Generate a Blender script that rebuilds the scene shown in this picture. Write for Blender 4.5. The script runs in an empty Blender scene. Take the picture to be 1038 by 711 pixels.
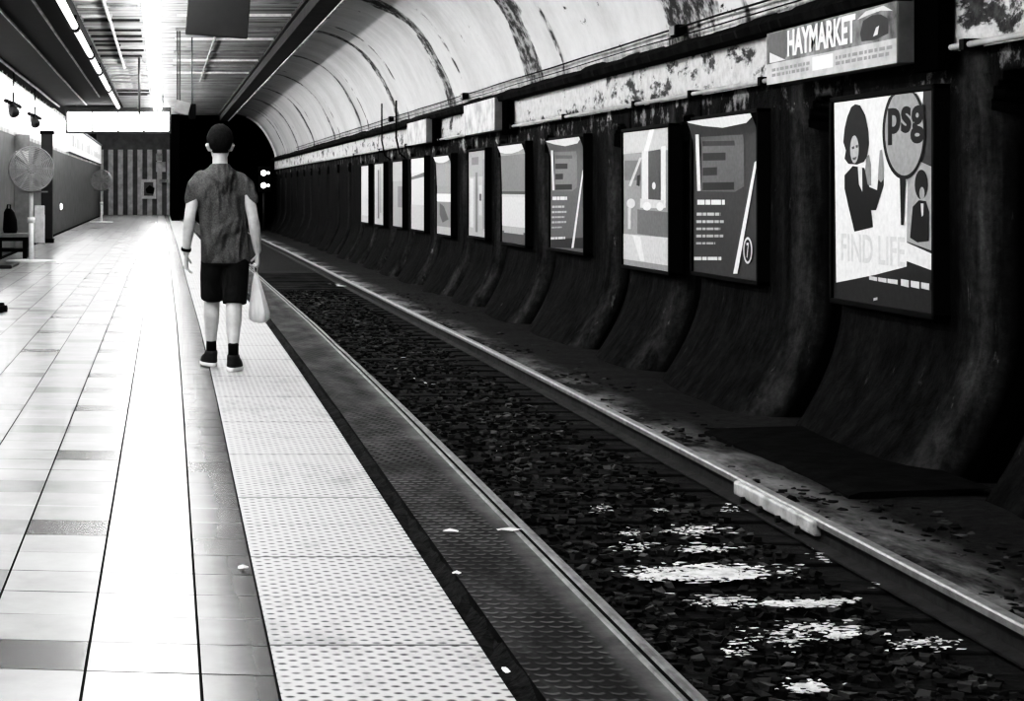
import bpy, bmesh, math, random
from mathutils import Vector, Matrix, noise as mnoise
random.seed(7)
PI = math.pi
scn = bpy.context.scene
COL = scn.collection
F = 1780.0; VX, VY = 165.0, 192.0; CH = 1.31

# ------------------------------------------------------------------ helpers
class NB:
    """tiny node builder for grey procedural materials"""
    def __init__(s, name):
        s.m = bpy.data.materials.new(name); s.m.use_nodes = True
        s.t = s.m.node_tree; s.t.nodes.clear()
        s.out = s.n('ShaderNodeOutputMaterial')
    def n(s, t, **k):
        x = s.t.nodes.new(t)
        for a, b in k.items(): setattr(x, a, b)
        return x
    def put(s, sock, v):
        if hasattr(v, 'is_output'): s.t.links.new(v, sock)
        elif isinstance(v, (int, float)) and sock.type == 'RGBA': sock.default_value = (v, v, v, 1)
        elif isinstance(v, (int, float)) and sock.type == 'VECTOR': sock.default_value = (v, v, v)
        else: sock.default_value = v
    def coord(s, kind='Object'): return s.n('ShaderNodeTexCoord').outputs[kind]
    def scale(s, v, sc):
        x = s.n('ShaderNodeMapping'); s.put(x.inputs['Vector'], v); x.inputs['Scale'].default_value = sc; return x.outputs[0]
    def noise(s, v, scale, detail=4, rough=.6, dist=0.0):
        x = s.n('ShaderNodeTexNoise'); s.put(x.inputs['Vector'], v)
        x.inputs['Scale'].default_value = scale; x.inputs['Detail'].default_value = detail
        x.inputs['Roughness'].default_value = rough; x.inputs['Distortion'].default_value = dist
        return x.outputs[0]
    def voro(s, v, scale, feature='F1'):
        x = s.n('ShaderNodeTexVoronoi', feature=feature); s.put(x.inputs['Vector'], v); x.inputs['Scale'].default_value = scale
        return x.outputs['Distance']
    def ma(s, op, a, b=0.0, clamp=False):
        x = s.n('ShaderNodeMath', operation=op); x.use_clamp = clamp
        s.put(x.inputs[0], a); s.put(x.inputs[1], b); return x.outputs[0]
    def ramp(s, f, lo, hi, a=0.0, b=1.0):
        x = s.n('ShaderNodeMapRange'); s.put(x.inputs[0], f)
        for i, v in enumerate((lo, hi, a, b)): s.put(x.inputs[1 + i], v)
        return x.outputs[0]
    def mix(s, f, a, b):
        x = s.n('ShaderNodeMix', data_type='FLOAT'); s.put(x.inputs[0], f); s.put(x.inputs[2], a); s.put(x.inputs[3], b); return x.outputs[0]
    def xyz(s, v):
        x = s.n('ShaderNodeSeparateXYZ'); s.put(x.inputs[0], v); return x.outputs
    def bump(s, h, strength=.5, dist=.02):
        x = s.n('ShaderNodeBump'); s.put(x.inputs['Height'], h); x.inputs['Strength'].default_value = strength
        x.inputs['Distance'].default_value = dist; return x.outputs[0]
    def bsdf(s, col, rough=.7, spec=.3, metal=0.0, nrm=None, emit=0.0, emcol=1.0):
        b = s.n('ShaderNodeBsdfPrincipled')
        s.put(b.inputs['Base Color'], col); s.put(b.inputs['Roughness'], rough); s.put(b.inputs['Metallic'], metal)
        s.put(b.inputs['Specular IOR Level'], spec)
        if nrm is not None: s.put(b.inputs['Normal'], nrm)
        if emit: s.put(b.inputs['Emission Color'], emcol); s.put(b.inputs['Emission Strength'], emit)
        s.t.links.new(b.outputs[0], s.out.inputs[0]); return s.m

def plain(name, v, rough=.6, spec=.3, metal=0.0, var=.15, sc=9, bump=0.0):
    b = NB(name); c = b.coord()
    nz = b.noise(c, sc, 4)
    col = b.ramp(nz, .3, .7, v * (1 - var), v * (1 + var))
    return b.bsdf(col, rough, spec, metal, b.bump(nz, bump, .02) if bump else None)
def emis(name, s, v=1.0):
    b = NB(name); return b.bsdf(v, .6, .2, emit=s, emcol=1.0)
_pc = {}
def ink(v, rough=.45):
    k = round(v, 3), rough
    if k not in _pc: _pc[k] = plain('printed_grey_%03d' % int(v * 1000), v, max(rough, .55), .10, 0, .12, 24)
    return _pc[k]

class MB:
    def __init__(s): s.v = []; s.f = []; s.mi = []; s.uv = {}
    def add(s, vs, fs, m=0):
        o = len(s.v); s.v += [tuple(p) for p in vs]
        for f in fs: s.f.append(tuple(o + i for i in f)); s.mi.append(m)
        return s
    def box(s, x0, x1, y0, y1, z0, z1, m=0):
        vs = [(x, y, z) for z in (z0, z1) for y in (y0, y1) for x in (x0, x1)]
        return s.add(vs, [(0,2,3,1),(4,5,7,6),(0,1,5,4),(2,6,7,3),(0,4,6,2),(1,3,7,5)], m)
    def tube(s, pts, rad, n=8, m=0, cap=True, flat=1.0, up=None):
        pts = [Vector(p) for p in pts]
        if not hasattr(rad, '__len__'): rad = [rad] * len(pts)
        vs = []; fs = []; u = None
        for i, p in enumerate(pts):
            t = (pts[min(i + 1, len(pts) - 1)] - pts[max(i - 1, 0)]).normalized()
            if u is None:
                r = Vector(up) if up else (Vector((0, 0, 1)) if abs(t.z) < .9 else Vector((1, 0, 0)))
                u = (r - t * r.dot(t)).normalized()
            else: u = (u - t * u.dot(t)).normalized()
            w = t.cross(u)
            for k in range(n):
                a = 2 * PI * k / n
                vs.append(p + u * math.cos(a) * rad[i] + w * math.sin(a) * rad[i] * flat)
        for i in range(len(pts) - 1):
            for k in range(n):
                fs.append((i*n+k, i*n+(k+1)%n, (i+1)*n+(k+1)%n, (i+1)*n+k))
        if cap: fs.append(tuple(range(n))[::-1]); fs.append(tuple(range((len(pts)-1)*n, len(pts)*n)))
        return s.add(vs, fs, m)
    def limb(s, pts, rad, n=14, m=0, flat=1.0, up=None):
        """tube with rounded ends"""
        pts = [Vector(p) for p in pts]; rad = list(rad)
        d0 = (pts[0] - pts[1]).normalized(); d1 = (pts[-1] - pts[-2]).normalized()
        P = [pts[0] + d0 * rad[0] * .9, pts[0] + d0 * rad[0] * .6] + pts + [pts[-1] + d1 * rad[-1] * .6, pts[-1] + d1 * rad[-1] * .9]
        R = [rad[0] * .35, rad[0] * .78] + rad + [rad[-1] * .78, rad[-1] * .35]
        return s.tube(P, R, n, m, True, flat, up)
    def rings(s, rs, n=28, m=0, caps=True, mod=None):
        """rs: (z,cx,cy,rx,ry) horizontal ellipses"""
        vs = []; fs = []
        for i, (z, cx, cy, rx, ry) in enumerate(rs):
            for k in range(n):
                a = 2 * PI * k / n; q = mod(i, a) if mod else 1
                vs.append((cx + rx * math.cos(a) * q, cy + ry * math.sin(a) * q, z))
        for i in range(len(rs) - 1):
            for k in range(n): fs.append((i*n+k, i*n+(k+1)%n, (i+1)*n+(k+1)%n, (i+1)*n+k))
        if caps: fs.append(tuple(range(n))[::-1]); fs.append(tuple(range((len(rs)-1)*n, len(rs)*n)))
        return s.add(vs, fs, m)
    def ball(s, c, r, m=0, nu=16, nv=10):
        if not hasattr(r, '__len__'): r = (r, r, r)
        return s.rings([(c[2] - r[2] * math.cos(PI * i / nv), c[0], c[1], max(1e-4, r[0] * math.sin(PI * i / nv)), max(1e-4, r[1] * math.sin(PI * i / nv))) for i in range(nv + 1)], nu, m)
    def strip(s, rows, m=0):
        n = len(rows[0]); vs = [p for r in rows for p in r]; fs = []
        for i in range(len(rows) - 1):
            for k in range(n - 1): fs.append((i*n+k, i*n+k+1, (i+1)*n+k+1, (i+1)*n+k))
        return s.add(vs, fs, m)
    def build(s, name, mats, parent=None, smooth=False, loc=(0, 0, 0)):
        me = bpy.data.meshes.new(name); L = Vector(loc)
        me.from_pydata([tuple(Vector(p) - L) for p in s.v], [], s.f)
        for x in (mats if isinstance(mats, (list, tuple)) else [mats]): me.materials.append(x)
        me.polygons.foreach_set('material_index', s.mi)
        bm = bmesh.new(); bm.from_mesh(me); bmesh.ops.recalc_face_normals(bm, faces=bm.faces); bm.to_mesh(me); bm.free()
        if smooth: me.polygons.foreach_set('use_smooth', [True] * len(me.polygons))
        me.update()
        o = bpy.data.objects.new(name, me); COL.objects.link(o); o.location = loc
        if parent is not None: o.parent = parent
        return o

def bevel(o, w=.01, seg=2):
    x = o.modifiers.new('bevel', 'BEVEL'); x.width = w; x.segments = seg; x.limit_method = 'ANGLE'; return o
def tag(o, label, cat, group=None, kind=None):
    o['label'] = label; o['category'] = cat
    if group: o['group'] = group
    if kind: o['kind'] = kind
    return o
def empty(name, loc=(0, 0, 0)):
    o = bpy.data.objects.new(name, None); COL.objects.link(o); o.location = loc; o.empty_display_size = .2; return o
def thing(name, label, cat, loc=(0, 0, 0), group=None): return tag(empty(name, loc), label, cat, group)
def struct(o): o['kind'] = 'structure'; return o
def copy_tree(o, parent=None):
    c = o.copy(); COL.objects.link(c); c.parent = parent
    for ch in list(o.children): copy_tree(ch, c)
    return c
def text_mesh(name, body, mat, parent, size, bold=0.0, extrude=.002, width=None, height=None):
    """lettering as a mesh in its own xy plane, centred"""
    cu = bpy.data.curves.new('tmp_text', 'FONT'); cu.body = body; cu.size = size; cu.align_x = 'CENTER'; cu.align_y = 'CENTER'
    cu.offset = bold; cu.extrude = extrude; cu.resolution_u = 4
    t = bpy.data.objects.new('tmp_text', cu); COL.objects.link(t)
    dg = bpy.context.evaluated_depsgraph_get(); dg.update()
    me = bpy.data.meshes.new_from_object(t.evaluated_get(dg)); bpy.data.objects.remove(t)
    xs = [v.co.x for v in me.vertices]; ys = [v.co.y for v in me.vertices]
    cx, cy = (min(xs)+max(xs))/2, (min(ys)+max(ys))/2
    sx = width/(max(xs)-min(xs)) if width else 1; sy = height/(max(ys)-min(ys)) if height else sx
    for v in me.vertices: v.co.x = (v.co.x-cx)*sx; v.co.y = (v.co.y-cy)*sy
    me.materials.clear(); me.materials.append(mat)
    o = bpy.data.objects.new(name, me); COL.objects.link(o); o.parent = parent; return o
def interp(tab, x):
    if x <= tab[0][0]: return tab[0][1]
    for (a, p), (b, q) in zip(tab, tab[1:]):
        if x <= b: return p + (q - p) * (x - a) / (b - a)
    return tab[-1][1]
CURVE = [(0, 0), (4.5, 0), (6.5, .02), (8, .036), (10, .06), (13, .085), (17, .105), (24, .09), (30, .09), (42, .09), (60, .02), (140, -.2)]
def bend(X, d):
    w = max(0.0, min(1.0, (X + .3) / 1.2)); return X + w * interp(CURVE, d)
def ds_range(a, b, n0=.5, grow=1.03):
    out = [a]; s = n0
    while out[-1] < b: out.append(min(b, out[-1] + s)); s *= grow
    return out

# ------------------------------------------------------------------ materials
M = {}
M['black'] = plain('black_paint', .006, .7, .06)
M['void'] = plain('tunnel_black', .002, 1.0, 0.0)
M['dark_metal'] = plain('dark_metal', .03, .45, .4, .3)
M['grey_metal'] = plain('grey_metal', .25, .4, .5, .3)
M['white'] = plain('white_paint', .75, .5, .3)
M['grey'] = plain('mid_grey_paint', .22, .6, .3)
M['soot'] = plain('sooty_concrete', .008, .9, .05, 0, .6, 6, .4)
M['sign_back'] = plain('charcoal_sign_panel', .022, .6, .3, 0, .1)
M['tube'] = emis('lit_tube', 34)
M['tube_left'] = emis('lit_tube_left', 22)
M['boxlit'] = emis('lit_sign_box', 6)
M['pipe_white'] = emis('pale_glowing_pipe', .55, .8)  # the pipe is no lamp; its brightness is added as emission
M['lamp'] = emis('signal_lamp_glow', 1.6)

def wall_mat():
    b = NB('sooty_tunnel_wall'); c = b.coord(); x, y, z = b.xyz(c)
    st = b.noise(b.scale(c, (3, 3, .45)), 2.4, 6, .65)
    fine = b.noise(c, 14, 5, .7)
    scuff = b.ramp(b.noise(b.scale(c, (2, 2, .7)), 3.1, 6, .7, .4), .64, .76, 0, .08)
    up = b.ramp(z, 1.0, 2.1, 0.0, 1.0)
    peel = b.ma('MULTIPLY', b.ramp(b.noise(c, 3.2, 6, .7), .53, .62, 0, .20), b.ma('MULTIPLY', b.ramp(z, 1.86, 1.98), 1.0))
    base = b.ramp(st, .35, .75, .004, .022)
    col = b.ma('ADD', b.ma('ADD', b.ma('MULTIPLY', base, b.ramp(fine, .3, .7, .6, 1.4)), scuff), peel)
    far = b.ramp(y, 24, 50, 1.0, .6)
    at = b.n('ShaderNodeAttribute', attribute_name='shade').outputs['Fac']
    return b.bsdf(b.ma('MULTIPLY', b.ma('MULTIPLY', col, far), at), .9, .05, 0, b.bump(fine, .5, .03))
M['wall'] = wall_mat()
def vault_mat():
    b = NB('flaking_white_vault'); uv = b.coord('UV'); c = b.coord()
    u, v, _ = b.xyz(uv)
    wob = b.noise(c, .9, 5, .7); wf = b.noise(c, 5, 5, .75)
    # ring joints along the tunnel, period 6.4 m
    ph = b.ma('DIVIDE', b.ma('SUBTRACT', v, 15.4), 6.4)
    fr = b.ma('ABSOLUTE', b.ma('SUBTRACT', b.ma('FRACT', b.ma('ADD', ph, .5)), .5))
    dist = b.ma('MULTIPLY', fr, 6.4)
    near = b.ramp(v, 8, 34, 1.25, .45)
    wid = b.ma('MULTIPLY', near, b.ramp(wob, .35, .68, .12, 1.05))
    ringA = b.ma('MULTIPLY', b.ramp(dist, b.ma('MULTIPLY', wid, .75), wid, 1, 0), b.ramp(wf, .40, .54, .35, 1))
    fr2 = b.ma('ABSOLUTE', b.ma('SUBTRACT', b.ma('FRACT', b.ma('ADD', b.ma('DIVIDE', b.ma('SUBTRACT', v, 13.9), 6.4), .5)), .5))
    ringB = b.ma('MULTIPLY', b.ramp(b.ma('MULTIPLY', fr2, 6.4), .03, .12, 1, 0), b.ramp(b.noise(c, 1.6, 4, .7), .5, .58, 0, 1))
    chips = b.ramp(b.noise(b.scale(uv, (3.2, .8, 1)), 2.2, 6, .72, .3), b.ramp(v, 10, 40, .605, .70), b.ramp(v, 10, 40, .63, .73), 0, 1)
    low = b.ma('MULTIPLY', b.ramp(u, .0, .13, 1, 0), b.ramp(b.noise(c, 3.4, 6, .75), .45, .6, 0, 1))
    stain = b.ramp(b.noise(b.scale(uv, (.5, .5, 1)), 1.2, 5, .6), .42, .75, 1.0, .72)
    top = b.ramp(u, .62, .98, 1.0, .45)  # shade near the beam, put into the vault colour
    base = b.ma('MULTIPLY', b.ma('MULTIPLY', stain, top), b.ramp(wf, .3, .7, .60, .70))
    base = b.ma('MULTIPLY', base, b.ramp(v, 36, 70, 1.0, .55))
    dark = b.ma('MAXIMUM', b.ma('MAXIMUM', ringA, ringB), b.ma('MAXIMUM', chips, low))
    return b.bsdf(b.mix(dark, base, .03), .75, .2, 0, b.bump(b.ma('SUBTRACT', wf, dark), .4, .02))
M['vault'] = vault_mat()
def frieze_mat():
    b = NB('peeling_frieze_paint'); c = b.coord()
    pl = b.ramp(b.noise(b.scale(c, (1, .6, 1.2)), 2.6, 7, .72, .3), .53, .59, 0, 1)
    f = b.noise(c, 12, 5, .7)
    return b.bsdf(b.mix(pl, b.ramp(f, .3, .7, .36, .6), b.ramp(f, .4, .7, .01, .07)), .7, .25, 0, b.bump(f, .3, .01))
M['frieze'] = frieze_mat()
def ceil_mat():
    b = NB('stained_ceiling_boards'); c = b.coord(); x, y, z = b.xyz(c)
    st = b.noise(b.scale(c, (.35, 7, 1)), 1.0, 5, .7)
    fine = b.noise(b.scale(c, (1, 3, 1)), 4, 6, .7)
    fr = b.ma('ABSOLUTE', b.ma('SUBTRACT', b.ma('FRACT', b.ma('MULTIPLY', y, .9)), .5))
    ln = b.ma('MULTIPLY', b.ramp(fr, .06, .1, 1, 0), b.ramp(b.noise(b.scale(c, (.6, .3, 1)), 2, 3), .42, .55, 0, 1))
    col = b.ma('MULTIPLY', b.ramp(st, .34, .66, .06, .38), b.ramp(fine, .3, .7, .7, 1.15))
    blot = b.ramp(b.noise(c, 2.2, 5, .7), .62, .7, 0, .8)
    return b.bsdf(b.mix(b.ma('MAXIMUM', ln, blot), col, .05), .8, .2)
M['ceil'] = ceil_mat()
def floor_mat():
    b = NB('glossy_platform_tiles'); uv = b.coord('UV'); u, v, _ = b.xyz(uv); c = b.coord()
    at = b.n('ShaderNodeAttribute', attribute_name='shade').outputs['Fac']
    def edge(t, w):
        fr = b.ma('FRACT', t); d = b.ma('MINIMUM', fr, b.ma('SUBTRACT', 1.0, fr)); return b.ramp(d, w * .6, w, 1, 0)
    g = b.ma('MAXIMUM', edge(u, .019), b.ma('MULTIPLY', edge(v, .022), b.ramp(b.noise(c, .8, 2), .3, .6, .35, 1)))
    mott = b.ramp(b.noise(c, 3, 5, .65), .3, .7, .84, 1.1)
    col = b.ma('MULTIPLY', b.ma('MULTIPLY', at, mott), b.mix(b.ramp(u, .2, .62, 0, 1), .42, .12))  # darkens toward the strip where the floor reflection fades, put into the colour
    rough = b.mix(g, b.ramp(b.noise(c, 2, 2), .3, .7, .22, .27), .8)
    return b.bsdf(b.mix(g, col, .02), rough, b.mix(g, .55, .0), 0, b.bump(b.ma('SUBTRACT', b.noise(c, 5, 3), b.ma('MULTIPLY', g, 2.0)), .03, .01))
M['floor'] = floor_mat()
def tactile_mat():
    b = NB('white_domed_paving'); uv = b.coord('UV'); u, v, _ = b.xyz(uv); c = b.coord()
    row = b.ma('FLOOR', b.ma('DIVIDE', v, .0315))
    a = b.ma('SUBTRACT', b.ma('FRACT', b.ma('ADD', b.ma('DIVIDE', u, .063), b.ma('MULTIPLY', row, .5))), .5)
    d = b.ma('SUBTRACT', b.ma('FRACT', b.ma('DIVIDE', v, .0315)), .5)
    def rad(du, dv, ru, rv):
        p = b.ma('DIVIDE', b.ma('ADD', b.ma('MULTIPLY', a, .063), du), ru); q = b.ma('DIVIDE', b.ma('ADD', b.ma('MULTIPLY', d, .0315), dv), rv)
        return b.ma('SQRT', b.ma('ADD', b.ma('MULTIPLY', p, p), b.ma('MULTIPLY', q, q)))
    dome = b.ramp(rad(0, 0, .020, .0145), .6, 1.0, 1, 0)
    dome_shade = b.ramp(rad(-.012, .004, .0155, .0105), .55, 1.1, 1, 0)  # shaded side of each dome, put into the colour
    fr = b.ma('FRACT', b.ma('DIVIDE', b.ma('SUBTRACT', v, 5.03), 1.206))
    seam = b.ramp(b.ma('MINIMUM', fr, b.ma('SUBTRACT', 1.0, fr)), .004, .008, 1, 0)
    fr2 = b.ma('FRACT', b.ma('DIVIDE', b.ma('SUBTRACT', v, 5.633), 1.206))
    seam2 = b.ma('MULTIPLY', b.ramp(b.ma('MINIMUM', fr2, b.ma('SUBTRACT', 1.0, fr2)), .002, .005, 1, 0), .6)
    dirt = b.ramp(b.noise(b.scale(c, (1, .5, 1)), 2.2, 6, .7), .52, .68, 0, .75)
    spots = b.ramp(b.noise(c, 26, 3, .6), .70, .74, 0, .8)
    shade_dots = b.ma('MULTIPLY', dome_shade, b.ramp(b.noise(c, 7, 4, .7), .25, .6, .5, 1.0))
    dk = b.ma('MAXIMUM', b.ma('MAXIMUM', shade_dots, b.ma('MAXIMUM', seam, seam2)), b.ma('MAXIMUM', spots, b.ma('MULTIPLY', dirt, .55)))
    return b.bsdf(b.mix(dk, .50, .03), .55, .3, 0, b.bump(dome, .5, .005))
M['tactile'] = tactile_mat()
def plate_mat():
    b = NB('worn_dark_tread_plate'); uv = b.coord('UV'); u, v, _ = b.xyz(uv); c = b.coord()
    row = b.ma('FLOOR', b.ma('DIVIDE', v, .058))
    a = b.ma('SUBTRACT', b.ma('FRACT', b.ma('ADD', b.ma('DIVIDE', u, .058), b.ma('MULTIPLY', row, .27))), .5)
    d = b.ma('SUBTRACT', b.ma('FRACT', b.ma('ADD', b.ma('DIVIDE', v, .058), b.ma('MULTIPLY', b.ma('COSINE', b.ma('MULTIPLY', a, 6.283)), .10))), .5)
    inside = b.ma('MULTIPLY', b.ramp(b.ma('ABSOLUTE', a), .30, .42, 1, 0), b.ramp(u, 1.245, 1.26, 1, 0))
    lit = b.ma('MULTIPLY', inside, b.ramp(b.ma('ABSOLUTE', b.ma('SUBTRACT', d, .12)), .10, .2, 1, 0))  # highlight on each tread crescent, put into the colour
    hole = b.ma('MULTIPLY', inside, b.ramp(b.ma('ABSOLUTE', b.ma('ADD', d, .18)), .12, .22, 1, 0))
    tread = lit
    wear = b.ramp(b.noise(b.scale(c, (2.2, .8, 1)), 1.7, 5, .65), .42, .72, 0, 1)
    fade = b.ramp(b.noise(c, 1.3, 3), .35, .55, .25, 1)
    fine = b.noise(c, 30, 4, .7)
    edge = b.ma('MULTIPLY', b.ramp(u, 1.22, 1.32, 0, .10), b.ramp(b.noise(c, 6, 4, .7), .3, .7, .4, 1.2))
    col = b.ma('ADD', b.ma('ADD', b.ma('MULTIPLY', b.ma('MULTIPLY', tread, fade), .13), b.ma('MULTIPLY', wear, .035)), b.ma('ADD', edge, b.ramp(fine, .3, .8, .001, .022)))
    col = b.ma('MULTIPLY', col, b.ma('SUBTRACT', 1.0, b.ma('MULTIPLY', b.ma('MULTIPLY', hole, fade), .9)))
    return b.bsdf(col, b.mix(wear, .7, .5), .12, .0, b.bump(b.ma('MULTIPLY', tread, fade), .8, .006))
M['plate'] = plate_mat()
M['nosing'] = plain('worn_metal_nosing', .24, .45, .5, .4, .45, 7, .3)
M['gap'] = plain('crumbling_dark_joint', .012, .9, .1, 0, .7, 20, .8)
def ground_mat():
    b = NB('black_track_bed'); c = b.coord(); x, y, z = b.xyz(c)
    f = b.noise(c, 16, 6, .75); bnd = b.noise(b.scale(c, (.5, 2.4, 1)), 1.6, 5, .7)
    col = b.ma('MULTIPLY', b.ramp(f, .35, .75, .003, .032), b.ramp(bnd, .35, .7, .4, 1.6))
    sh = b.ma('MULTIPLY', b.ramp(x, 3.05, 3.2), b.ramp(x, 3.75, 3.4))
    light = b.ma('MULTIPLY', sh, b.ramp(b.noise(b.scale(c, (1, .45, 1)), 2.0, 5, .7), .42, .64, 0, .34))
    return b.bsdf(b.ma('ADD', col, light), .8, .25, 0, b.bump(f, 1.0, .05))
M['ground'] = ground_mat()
b = NB('black_ballast_stone'); rp = b.n('ShaderNodeNewGeometry').outputs['Random Per Island']
M['stone'] = b.bsdf(b.ramp(b.ma('POWER', rp, 4.0), 0, 1, .004, .11), .8, .2)
M['tie'] = plain('dark_wooden_tie', .009, .85, .15, 0, .9, 7, .9)
M['pale_specks'] = plain('pale_specks', .75, .6, .3, 0, .4, 12, .2)
M['rail_head'] = plain('polished_rail_steel', .28, .5, .5, .4, .3, 14)
M['rail_web'] = plain('rusty_rail_web', .028, .7, .3, .2, .5, 8, .3)
M['joint'] = plain('pale_joint_bar', .55, .5, .4, .3, .4, 10, .2)
M['left_wall'] = plain('grey_left_wall_tile', .10, .5, .3, 0, .35, 2.5)
M['fascia'] = plain('white_fascia', .8, .6, .3, 0, .12, 2)
M['soffit'] = plain('black_soffit', .0028, .8, .1, 0, .5, 1.5)
M['stripe_light'] = plain('pale_ribbed_panel', .60, .6, .3, 0, .25, 3)
M['stripe_dark'] = plain('dark_ribbed_panel', .14, .6, .3, 0, .25, 3)
M['beam'] = plain('dark_ceiling_beam', .016, .8, .2, 0, .5, 3, .3)
M['beam_lip'] = plain('pale_beam_lip', .45, .6, .3, 0, .6, 2)

# ------------------------------------------------------------------ platform
TW, TD, U0, D0 = .312, .3085, .1009, 4.754
SK = .10  # the courses are laid very slightly askew
def floor_build():
    cols = [U0 - TW * k for k in range(11)][::-1] + [.298]
    cols = [max(-3.2, c) for c in cols]
    rows = [D0 + TD * k for k in range(-4, 278)]
    vs = []; fs = []; uvs = []; shade = []
    rnd = random.Random(3)
    for r in rows:
        for c in cols: vs.append((bend(c, r), r - SK * c * min(1, (r + 4) / 8), 0.0))
    n = len(cols)
    for i in range(len(rows) - 1):
        for k in range(n - 1):
            fs.append((i*n+k, i*n+k+1, (i+1)*n+k+1, (i+1)*n+k))
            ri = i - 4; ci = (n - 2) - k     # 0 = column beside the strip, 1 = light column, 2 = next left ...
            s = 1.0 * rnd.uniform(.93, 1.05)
            if ci == 0: s *= .50  # lower tone stands for the weaker floor reflection here
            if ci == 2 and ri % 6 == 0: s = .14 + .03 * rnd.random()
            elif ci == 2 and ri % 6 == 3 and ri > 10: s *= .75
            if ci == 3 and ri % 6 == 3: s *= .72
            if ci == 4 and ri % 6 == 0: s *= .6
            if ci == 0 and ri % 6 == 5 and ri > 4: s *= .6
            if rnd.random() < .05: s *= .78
            shade.append(s)
            for (a, b) in ((k, i), (k+1, i), (k+1, i+1), (k, i+1)):
                uvs.append(((cols[a] - U0) / TW, float(b)))
    me = bpy.data.meshes.new('floor'); me.from_pydata(vs, [], fs)
    l = me.uv_layers.new(name='UVMap'); l.data.foreach_set('uv', [q for p in uvs for q in p])
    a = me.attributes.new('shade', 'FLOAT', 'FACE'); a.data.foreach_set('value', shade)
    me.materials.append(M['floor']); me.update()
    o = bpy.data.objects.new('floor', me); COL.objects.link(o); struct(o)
floor_build()

def long_strip(name, prof, mats, d0=3.4, d1=90.4, uvx=True):
    """prof: list of (X, z, matindex of the face to the next point)"""
    ds = ds_range(d0, d1, .4, 1.03); n = len(prof); vs = []; fs = []; mi = []; uvs = []
    for d in ds:
        for (X, z, m) in prof: vs.append((bend(X, d), d, z))
    for i in range(len(ds) - 1):
        for k in range(n - 1):
            fs.append((i*n+k, i*n+k+1, (i+1)*n+k+1, (i+1)*n+k)); mi.append(prof[k][2])
            for (a, b) in ((k, i), (k+1, i), (k+1, i+1), (k, i+1)): uvs.append((prof[a][0], ds[b]))
    me = bpy.data.meshes.new(name); me.from_pydata(vs, [], fs)
    l = me.uv_layers.new(name='UVMap'); l.data.foreach_set('uv', [q for p in uvs for q in p])
    for m in mats: me.materials.append(m)
    me.polygons.foreach_set('material_index', mi); me.update()
    o = bpy.data.objects.new(name, me); COL.objects.link(o); return struct(o)
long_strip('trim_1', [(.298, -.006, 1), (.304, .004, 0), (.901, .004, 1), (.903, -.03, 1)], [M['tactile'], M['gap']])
# broken dark joint between the white paving and the edge plate
def gap_build():
    ds = ds_range(3.4, 90.4, .08, 1.012); rnd = random.Random(5); rows = []
    for d in ds:
        j = rnd.uniform(-.012, .012)
        rows.append([(bend(.900, d), d, -.012), (bend(.925 + j, d), d, -.03 + rnd.uniform(-.01, .01)), (bend(.965 + j, d), d, -.022 + rnd.uniform(-.012, .012)), (bend(.992 + j, d), d, -.004)])
    mb = MB(); mb.strip(rows); struct(mb.build('trim_2', M['gap']))
gap_build()
long_strip('trim_3', [(.975, -.02, 2), (.982, .0, 0), (1.322, .0, 1), (1.326, .007, 1), (1.338, .007, 2), (1.343, -.004, 2), (1.362, -.004, 1), (1.366, .004, 1), (1.383, .002, 1), (1.384, -.05, 2), (1.36, -.06, 2), (1.36, -.40, 2)], [M['plate'], M['nosing'], M['soot']])

# ------------------------------------------------------------------ track
ZB = -.365
def ground_build():
    ds = ds_range(3.2, 120, .25, 1.02); mb = MB(); rnd = random.Random(11); rows = []
    xs = [1.34, 1.5, 1.8, 2.1, 2.4, 2.7, 2.9, 3.15, 3.3, 3.5, 3.7, 3.95, 4.2, 4.6, 5.2]
    for d in ds:
        rows.append([(bend(x, d), d, ZB + (.0 if x < 3.2 else .03 * mnoise.noise((x * 2, d * .8, 3)) + .02) + .012 * mnoise.noise((x * 4, d * 4, 0))) for x in xs])
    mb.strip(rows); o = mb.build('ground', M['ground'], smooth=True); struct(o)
ground_build()
def rail(name, X, label):
    t = thing(name, label, 'rail', (bend(X, 4), 4, ZB))
    ds = ds_range(3.4, 118, .5, 1.03)
    def sw(pr, nm, m, sm=False):
        rows = [[(bend(X + a, d) - t.location.x, d - 4, z - ZB) for (a, z) in pr] for d in ds]
        mb = MB(); mb.strip(rows); mb.add([rows[0][i] for i in range(len(pr))], [tuple(range(len(pr)))]); return mb.build(nm, m, t)
    zt = -.22
    sw([(-.028, zt-.035), (-.030, zt-.008), (-.023, zt), (.023, zt), (.030, zt-.008), (.028, zt-.035)], 'rail_head', M['rail_head'])
    sw([(.034, zt-.035), (.009, zt-.05), (.009, zt-.105), (.07, zt-.117), (.07, zt-.126), (-.07, zt-.126), (-.07, zt-.117), (-.009, zt-.105), (-.009, zt-.05), (-.034, zt-.035)], 'rail_web', M['rail_web'])
    return t, zt
far_rail, ZT = rail('running_rail', 3.025, 'polished running rail beside the poster wall with pale bolted joint')
near_rail, _ = rail('running_rail', 1.60, 'running rail tucked close under the platform edge')
jb = MB()
d0, d1 = 8.15, 9.3
jb.box(-.075, -.012, d0 - 4, d1 - 4, ZT - .085 - ZB, ZT - .012 - ZB)
j = bevel(jb.build('joint_bar', M['joint'], far_rail), .012)
j.location.x = .070
for k in range(4):
    b = MB(); yy = d0 - 4 + .18 + k * .26
    b.tube([(-.076, yy, ZT - .085 - ZB), (-.10, yy, ZT - .085 - ZB)], .018, 6); bb = b.build('bolt', M['rail_web'], j)

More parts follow.
